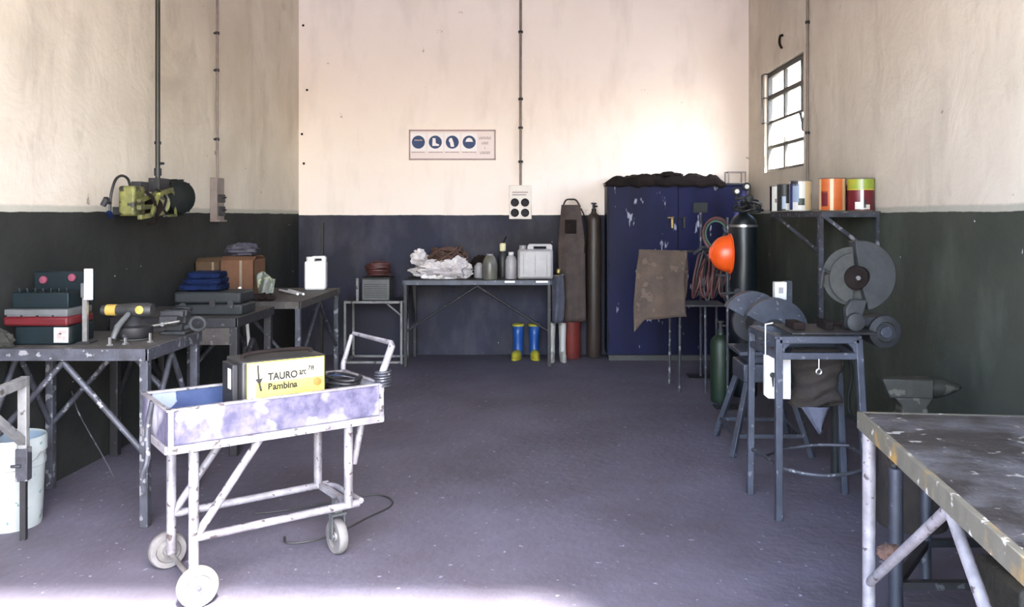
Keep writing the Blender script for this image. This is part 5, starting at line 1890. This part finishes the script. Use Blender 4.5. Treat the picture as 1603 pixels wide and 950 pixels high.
hm = thing('hoist_machine', 'dirty yellow machine with black motor drum on the left wall', 'machine', (pp.x, pp.y, Z(345, d1)))
s = d1 / F                        # metres per pixel there
def H(px, py, dx=0.0):
    d = (2.73 + YB * LS - 0.20) / ((850 - px) / F + LS)
    return Vector((X(px, d) - dx, d, Z(py, d)))
def HB(m, px0, py0, px1, py1, t):
    a, b = H(px0, py0), H(px1, py1)
    m.box((min(a.x, b.x) - t, min(a.y, b.y), min(a.z, b.z)), (max(a.x, b.x) + t, max(a.y, b.y), max(a.z, b.z)))
m = MB()
m.lathe([(0, -0.15), (0.045, -0.143), (0.085, -0.122), (0.112, -0.085), (0.122, -0.04), (0.122, 0.05), (0.112, 0.095), (0.08, 0.12), (0, 0.13)], Matrix.Translation(H(271, 309)) @ Matrix.Rotation(math.radians(62), 4, 'Z') @ Matrix.Rotation(PI / 2, 4, 'X'), 26)
dm = part(hm, 'motor_drum', m, M['drum'])
m = MB()
for k in range(14):
    a = 2 * PI * k / 14
    Mm = Matrix.Translation(H(271, 309)) @ Matrix.Rotation(math.radians(62), 4, 'Z') @ Matrix.Rotation(PI / 2, 4, 'X')
    m.bar(Mm @ Vector((0.124 * math.cos(a), 0.124 * math.sin(a), -0.07)), Mm @ Vector((0.124 * math.cos(a), 0.124 * math.sin(a), 0.07)), 0.012)
part(dm, 'cooling_rib', m, M['drum'])
m = MB()
HB(m, 197, 338, 216, 292, 0.05)
part(hm, 'gearbox', m, M['olive_yellow'], bevel=0.015)
m = MB()
m.bar(H(196, 340, -0.09), H(212, 337, -0.09), 0.03)
m.bar(H(216, 338, -0.09), H(226, 305, -0.09), 0.024)
m.bar(H(226, 305, -0.09), H(255, 297, -0.06), 0.03)
m.bar(H(236, 338, -0.09), H(262, 337, -0.06), 0.016)
m.bar(H(262, 337, -0.06), H(258, 300, -0.06), 0.016)
m.bar(H(200, 315, -0.07), H(240, 300, -0.06), 0.026)
m.bar(H(200, 325, -0.07), H(238, 322, -0.04), 0.03)
part(hm, 'frame', m, M['olive_yellow'], bevel=0.003)
m = MB()
m.lathe([(0.045, -0.02), (0.075, -0.02), (0.08, 0.0), (0.075, 0.02), (0.045, 0.02)], Matrix.Translation(H(242, 318, -0.03)) @ Matrix.Rotation(math.radians(25), 4, 'Z') @ Matrix.Rotation(PI / 2, 4, 'X') @ Matrix.Diagonal((0.9, 1.1, 1, 1)), 20)
part(hm, 'yellow_ring', m, M['olive_yellow'])
m = MB()
m.lathe([(0, -0.06), (0.07, -0.05), (0.075, 0.05), (0, 0.06)], Matrix.Translation(H(236, 324, 0.0)) @ Matrix.Rotation(math.radians(25), 4, 'Z') @ Matrix.Rotation(PI / 2, 4, 'X'), 18)
part(hm, 'cable_drum', m, M['brown_rag'])
m = MB()
HB(m, 212, 300, 226, 285, 0.03)
part(hm, 'top_bracket', m, M['dark_steel'], bevel=0.004)
m = MB()
HB(m, 240, 300, 258, 280, 0.035)
part(hm, 'pipe_clamp', m, M['dark_steel'], bevel=0.004)
m = MB()
m.tube([H(264, 296), H(268, 283), H(279, 283), H(281, 294)], 0.010, 8)
part(hm, 'lifting_eye', m, M['dark_steel'])
m = MB()
m.tube(spline([H(206, 300, -0.09), H(216, 312, -0.10), H(224, 332, -0.09), H(232, 345, -0.06), H(222, 352, -0.03)], 6), 0.010, 8)
m.tube(spline([H(228, 296, -0.07), H(236, 310, -0.10), H(233, 328, -0.10), H(246, 336, -0.08)], 6), 0.008, 8)
part(hm, 'loose_cable', m, M['brown_rag'])
m = MB()
m.tube(spline([H(204, 292), H(200, 280), H(191, 275), H(182, 280), H(176, 295), H(173, 312), H(172, 330)], 7), 0.0085, 8)
m.lathe([(0, -0.03), (0.018, -0.03), (0.02, 0.02), (0, 0.03)], Matrix.Translation(H(165, 315)) @ Matrix.Rotation(0.5, 4, 'Y'), 10)
m.tube([H(165, 315), H(173, 318)], 0.010, 8)
part(hm, 'hose', m, M['dark_steel'])
m = MB()
m.tube([H(170, 332), H(174, 339)], 0.016, 8)
part(hm, 'hose_end', m, M['blue_cloth'])
m = MB()
g = H(226, 330)
m.bar(g, Vector((xl(g.y) + 0.002, g.y, g.z)), 0.05)
part(hm, 'wall_bracket', m, M['dark_steel'])

# switch box on the left wall with its conduit
d2 = on_left(330)
sb = thing('switch_box', 'tall grey switch box with dark switches on the left wall', 'switch box', (xl(d2), d2, Z(347, d2)), -LS)
bh = Z(278, d2) - Z(347, d2)
m = MB()
m.box((0.0, -0.02, 0), (0.062, 0.135, bh))
part(sb, 'case', m, M['conduit'], local=True, bevel=0.004)
for z0, z1 in ((0.05, 0.13), (0.16, 0.23)):
    m = MB()
    m.box((0.060, 0.0, z0), (0.078, 0.12, z1))
    sw_ = part(sb, 'switch', m, M['black'], local=True, bevel=0.004)
    m = MB()
    m.tube([(0.075, 0.06, (z0 + z1) / 2), (0.11, 0.06, (z0 + z1) / 2 + 0.01)], 0.006, 6)
    part(sw_, 'lever', m, M['dark_steel'], local=True)
m = MB()
m.box((0.0, -0.018, 0.0), (0.085, 0.13, 0.014))
part(sb, 'bottom_lip', m, M['conduit'], local=True)


def conduit(name, label, x, y, z0, z1, r, mt, clips, wall_dx=0.0, wall_dy=0.0):
    t = thing(name, label, 'conduit', (x, y, z0))
    m = MB()
    m.tube([(x, y, z0), (x, y, z1)], r, 10)
    part(t, 'tube', m, mt)
    for z in clips:
        m = MB()
        m.lathe([(r, -0.012), (r * 1.7, -0.012), (r * 1.7, 0.012), (r, 0.012)], Matrix.Translation((x, y, z)), 10)
        m.bar((x, y, z), (x + wall_dx, y + wall_dy, z), 0.014)
        part(t, 'clip', m, M['dark_steel'])
    return t


d2b = d2 + 0.06
conduit('wall_conduit', 'thin pale conduit rising from the grey switch box', xl(d2b) + 0.03, d2b, Z(278, d2), HC - 0.01, 0.011, M['conduit'], (Z(218, d2b), Z(110, d2b), Z(52, d2b)), -0.03, 0)
d3 = 9.62
conduit('wall_conduit', 'thin brown conduit running down the back wall to the sockets', X(815, d3), d3, Z(291, d3), HC - 0.01, 0.015, M['conduit'], (Z(253, d3), Z(155, d3), Z(50, d3), Z(200, d3)), 0, 0.02)
d4 = (2.30 + YB * RS - 0.02) / ((1264 - 850) / F + RS)
conduit('wall_conduit', 'thin conduit on the right wall beside the window', X(1264, d4), d4, SZ + 0.15, HC - 0.01, 0.012, M['conduit'], (Z(35, d4), Z(208, d4)), 0.02, 0)

# sockets plate on the back wall
db = 9.60
so = thing('socket_plate', 'pale socket plate with four round dark sockets on the back wall', 'socket', (X(814.5, db), YB - 0.001, Z(343, db)))
sw2, sh2 = (832 - 797) / 2 * db / F, (343 - 290) * db / F
m = MB()
m.box((-sw2, -0.055, 0), (sw2, 0, sh2))
pl2 = part(so, 'box', m, M['cream_box'], local=True, bevel=0.006)
for px, py, mt in ((806, 317, 'grey_plastic'), (822, 317, 'socket'), (806, 333, 'socket'), (822, 333, 'grey_plastic')):
    cx, cz_ = (px - 814.5) * db / F, (343 - py) * db / F
    R = Matrix.Translation((cx, -0.055, cz_)) @ Matrix.Rotation(PI / 2, 4, 'X')
    m = MB()
    m.lathe([(0.034, 0), (0.046, 0), (0.046, 0.012), (0.040, 0.018), (0.034, 0.010)], R, 22)
    m.lathe([(0, 0), (0.034, 0), (0.034, 0.004), (0, 0.004)], R, 22)
    s1 = part(so, 'socket', m, M['socket'], local=True)
    m = MB()
    m.lathe([(0, 0.004), (0.020, 0.004), (0.020, 0.009), (0, 0.009)], R, 14)
    part(s1, 'insert', m, M['dark_steel' if mt == 'grey_plastic' else 'black'], local=True)
m = MB()
for i in range(2):
    m.box((-0.09, -0.0562, sh2 - 0.085 - i * 0.028), (0.085 - 0.02 * i, -0.055, sh2 - 0.072 - i * 0.028))
part(so, 'printed_line', m, M['sign_frame'], local=True)

# safety sign
ds = 9.63
sg = thing('safety_sign', 'white safety sign with four blue round symbols on the back wall', 'sign', (X(708, ds), YB - 0.0005, Z(250.5, ds)))
k = ds / F
gw, gh = 136 / 2 * k, 47.5 * k
m = MB()
m.box((-gw, -0.010, 0), (gw, 0, gh))
part(sg, 'board', m, M['sign'], local=True, bevel=0.001)
m = MB()
t_ = 0.017
for a, b in (((-gw, 0), (gw, t_)), ((-gw, gh - t_), (gw, gh)), ((-gw, 0), (-gw + t_, gh)), ((gw - t_, 0), (gw, gh))):
    m.box((a[0], -0.013, a[1]), (b[0], -0.009, b[1]))
part(sg, 'border', m, M['sign_frame'], local=True)
cz_ = (250.5 - 222.5) * k
yf = -0.012
for i, px in enumerate((655, 681.5, 708, 734.5)):
    cx = (px - 708) * k
    m = MB()
    m.box((cx - 0.088, -0.0115, cz_ - 0.10), (cx + 0.088, -0.010, cz_ + 0.10))
    sq = part(sg, 'symbol_field', m, M['sign_pale'], local=True)
    m = MB()
    m.lathe([(0, 0), (0.073, 0), (0.073, 0.0015), (0, 0.0015)], Matrix.Translation((cx, -0.0115, cz_)) @ Matrix.Rotation(PI / 2, 4, 'X'), 32)
    part(sq, 'blue_disc', m, M['sign_blue'], local=True)
    m = MB()
    y0, y1 = -0.0142, -0.013
    if i == 0:      # head with visor
        m.prism([(cx - 0.045, cz_ + 0.015), (cx + 0.045, cz_ + 0.015), (cx + 0.045, cz_ + 0.028), (cx - 0.045, cz_ + 0.028)], y0, y1)
        mt = M['sign_frame']
    elif i == 1:    # boot
        m.prism([(cx - 0.03, cz_ + 0.045), (cx + 0.002, cz_ + 0.045), (cx + 0.006, cz_ - 0.012), (cx + 0.042, cz_ - 0.026), (cx + 0.042, cz_ - 0.042), (cx - 0.034, cz_ - 0.042)], y0, y1)
        mt = M['sign_pale']
    elif i == 2:    # glove
        m.prism([(cx - 0.016, cz_ - 0.052), (cx + 0.022, cz_ - 0.052), (cx + 0.016, cz_ - 0.01), (cx + 0.004, cz_ + 0.024), (cx - 0.004, cz_ + 0.046), (cx - 0.026, cz_ + 0.044), (cx - 0.040, cz_ + 0.018), (cx - 0.026, cz_ - 0.006)], y0, y1)
        mt = M['sign_pale']
    else:           # helmet over a face
        m.prism([(cx - 0.048, cz_ + 0.004), (cx + 0.048, cz_ + 0.004)] + arc(cx, cz_ + 0.010, 0.038, 0, 180, 12), y0, y1)
        mt = M['sign_pale']
    part(sq, 'pictogram', m, mt, local=True, smooth=0)
    m = MB()
    rr = random.Random(i)
    x = cx - 0.078
    while x < cx + 0.07:
        w_ = rr.uniform(0.006, 0.014)
        m.box((x, -0.0115, cz_ - 0.118), (x + w_, -0.010, cz_ - 0.108))
        x += w_ + 0.005
    part(sg, 'caption', m, M['grey_ink'], local=True)
for i, (py, hw, n_) in enumerate(((216, 9.5, 8), (224, 5.5, 4), (231, 1.0, 1), (239, 8.0, 6))):
    m = MB()
    x0 = (759.5 - hw - 708) * k
    x1 = (759.5 + hw - 708) * k
    st_ = (x1 - x0) / n_
    for j in range(n_):
        zz = (250.5 - py) * k
        a, b = x0 + j * st_, x0 + (j + 0.72) * st_
        for q in ((a, zz - 0.014, a + 0.26 * st_, zz + 0.014), (a, zz + (0.008 if j % 2 else -0.014), b, zz + (0.014 if j % 2 else -0.008)), (b - 0.24 * st_, zz - 0.014, b, zz + (0.014 if j % 3 else 0.0))):
            m.box((q[0], -0.0115, q[1]), (q[2], -0.010, q[3]))
    part(sg, 'text_line', m, M['sign_frame'], local=True, smooth=0)

# small hook high on the right wall and holes in the plaster of the back wall
dh = (2.30 + YB * RS) / ((1226 - 850) / F + RS)
m = MB()
m.tube(spline([(xr(dh) - 0.001, dh, Z(55, dh)), (xr(dh) - 0.03, dh, Z(57, dh)), (xr(dh) - 0.035, dh, Z(68, dh)), (xr(dh) - 0.012, dh, Z(76, dh))], 5), 0.012, 8)
solo('wall_hook', m, M['brown_rag'], 'small dark iron hook above the window', 'hook')
nl = [(478, 141), (472, 40), (470, 210), (473, 256)]
for i, (px, py) in enumerate(nl):
    m = MB()
    g = W(px, py, YB)
    m.lathe([(0, 0), (0.012, 0), (0.014, 0.006), (0.006, 0.012), (0, 0.02)], Matrix.Translation((g.x + 0.02, YB, g.z)) @ Matrix.Rotation(PI / 2, 4, 'X'), 8)
    solo('wall_peg', m, M['brown_rag'], ['biggest dark peg at the left edge of the back wall', 'topmost dark peg at the left edge of the back wall', 'third dark peg down the left edge of the back wall', 'lowest dark peg at the left edge of the back wall'][i], 'peg', 'pegs along the back wall edge', origin=(g.x + 0.02, YB - 0.01, g.z - 0.01))

# ------------------------------------------------------------------ behind and under the near right bench
an = thing('anvil', 'dark olive anvil on a wooden stump behind the nearest workbench', 'anvil', (1.86, 4.35, 0), math.radians(-8))
m = MB()
m.lathe([(0, 0), (0.165, 0), (0.170, 0.02), (0.155, 0.25), (0.160, 0.46), (0.150, 0.475), (0, 0.475)], None, 24)
part(an, 'stump', m, M['sack_brown'], local=True)
m = MB()
m.prism([(-0.13, 0.476), (0.13, 0.476), (0.12, 0.52), (0.065, 0.555), (0.06, 0.60), (0.09, 0.645), (-0.10, 0.645), (-0.06, 0.60), (-0.065, 0.555), (-0.12, 0.52)], -0.065, 0.065)
part(an, 'waist', m, M['anvil'], local=True, bevel=0.008)
m = MB()
m.prism([(-0.155, 0.735), (-0.12, 0.64), (0.09, 0.64), (0.09, 0.735)], -0.058, 0.058)
part(an, 'face', m, M['anvil'], local=True, bevel=0.006)
m = MB()
m.lathe([(0, -0.001), (0.052, 0), (0.046, 0.05), (0.033, 0.10), (0.016, 0.135), (0.004, 0.15), (0, 0.151)], Matrix.Translation((0.088, 0, 0.683)) @ Matrix.Rotation(math.radians(86), 4, 'Y'), 20)
part(an, 'horn', m, M['anvil'], local=True)

lt = thing('low_trestle', 'dark low trestle in the shade under the nearest workbench', 'trestle', (1.50, 3.45, 0))
for x, y in ((-0.17, -0.20), (0.13, 0.22), (0.30, -0.20), (0.42, 0.22)):
    m = MB()
    m.tube([(x, y, 0), (x, y, 0.60)], 0.026 if x < 0 else 0.022, 12)
    part(lt, 'leg', m, M['blue_steel'] if x < 0.2 else M['dark_steel'], local=True)
for a, b in (((-0.17, -0.20), (0.30, -0.20)), ((0.13, 0.22), (0.42, 0.22)), ((-0.17, -0.20), (0.13, 0.22)), ((0.30, -0.20), (0.42, 0.22))):
    for z in (0.60, 0.16):
        m = MB()
        m.bar((*a, z), (*b, z), 0.03)
        part(lt, 'rail', m, M['dark_steel'], local=True)

eb = thing('engine_block', 'oily perforated casting on the floor at the lower right corner', 'engine block', (1.72, 2.95, 0))
m = MB()
m.box((-0.17, -0.16, 0), (0.20, 0.16, 0.34))
m.box((-0.13, -0.12, 0.34), (0.20, 0.12, 0.39))
part(eb, 'casting', m, M['engine'], local=True, bevel=0.02)
for i in range(4):
    for j in range(3):
        m = MB()
        m.lathe([(0.018, 0), (0.030, 0), (0.030, 0.012), (0.018, 0.012)], Matrix.Translation((-0.12 + 0.085 * i, -0.159, 0.10 + 0.095 * j)) @ Matrix.Rotation(PI / 2, 4, 'X'), 16)
        pt = part(eb, 'port', m, M['engine'], local=True)
        m = MB()
        m.lathe([(0, 0), (0.018, 0), (0.018, 0.002), (0, 0.002)], Matrix.Translation((-0.12 + 0.085 * i, -0.159, 0.10 + 0.095 * j)) @ Matrix.Rotation(PI / 2, 4, 'X'), 12)
        part(pt, 'port_hole', m, M['black'], local=True)
# rusty coupling on the bench brace
m = MB()
g = W(1388, 858, 2.80)
m.blob((g.x, g.y - 0.03, g.z), (0.045, 0.03, 0.024), 71, 0.3, 2.5)
solo('wire_twist', m, M['rope'], 'twisted rusty wire knot on the brace of the nearest workbench', 'wire')

for o in bpy.data.objects:
    if '_m' in o:
        del o['_m']
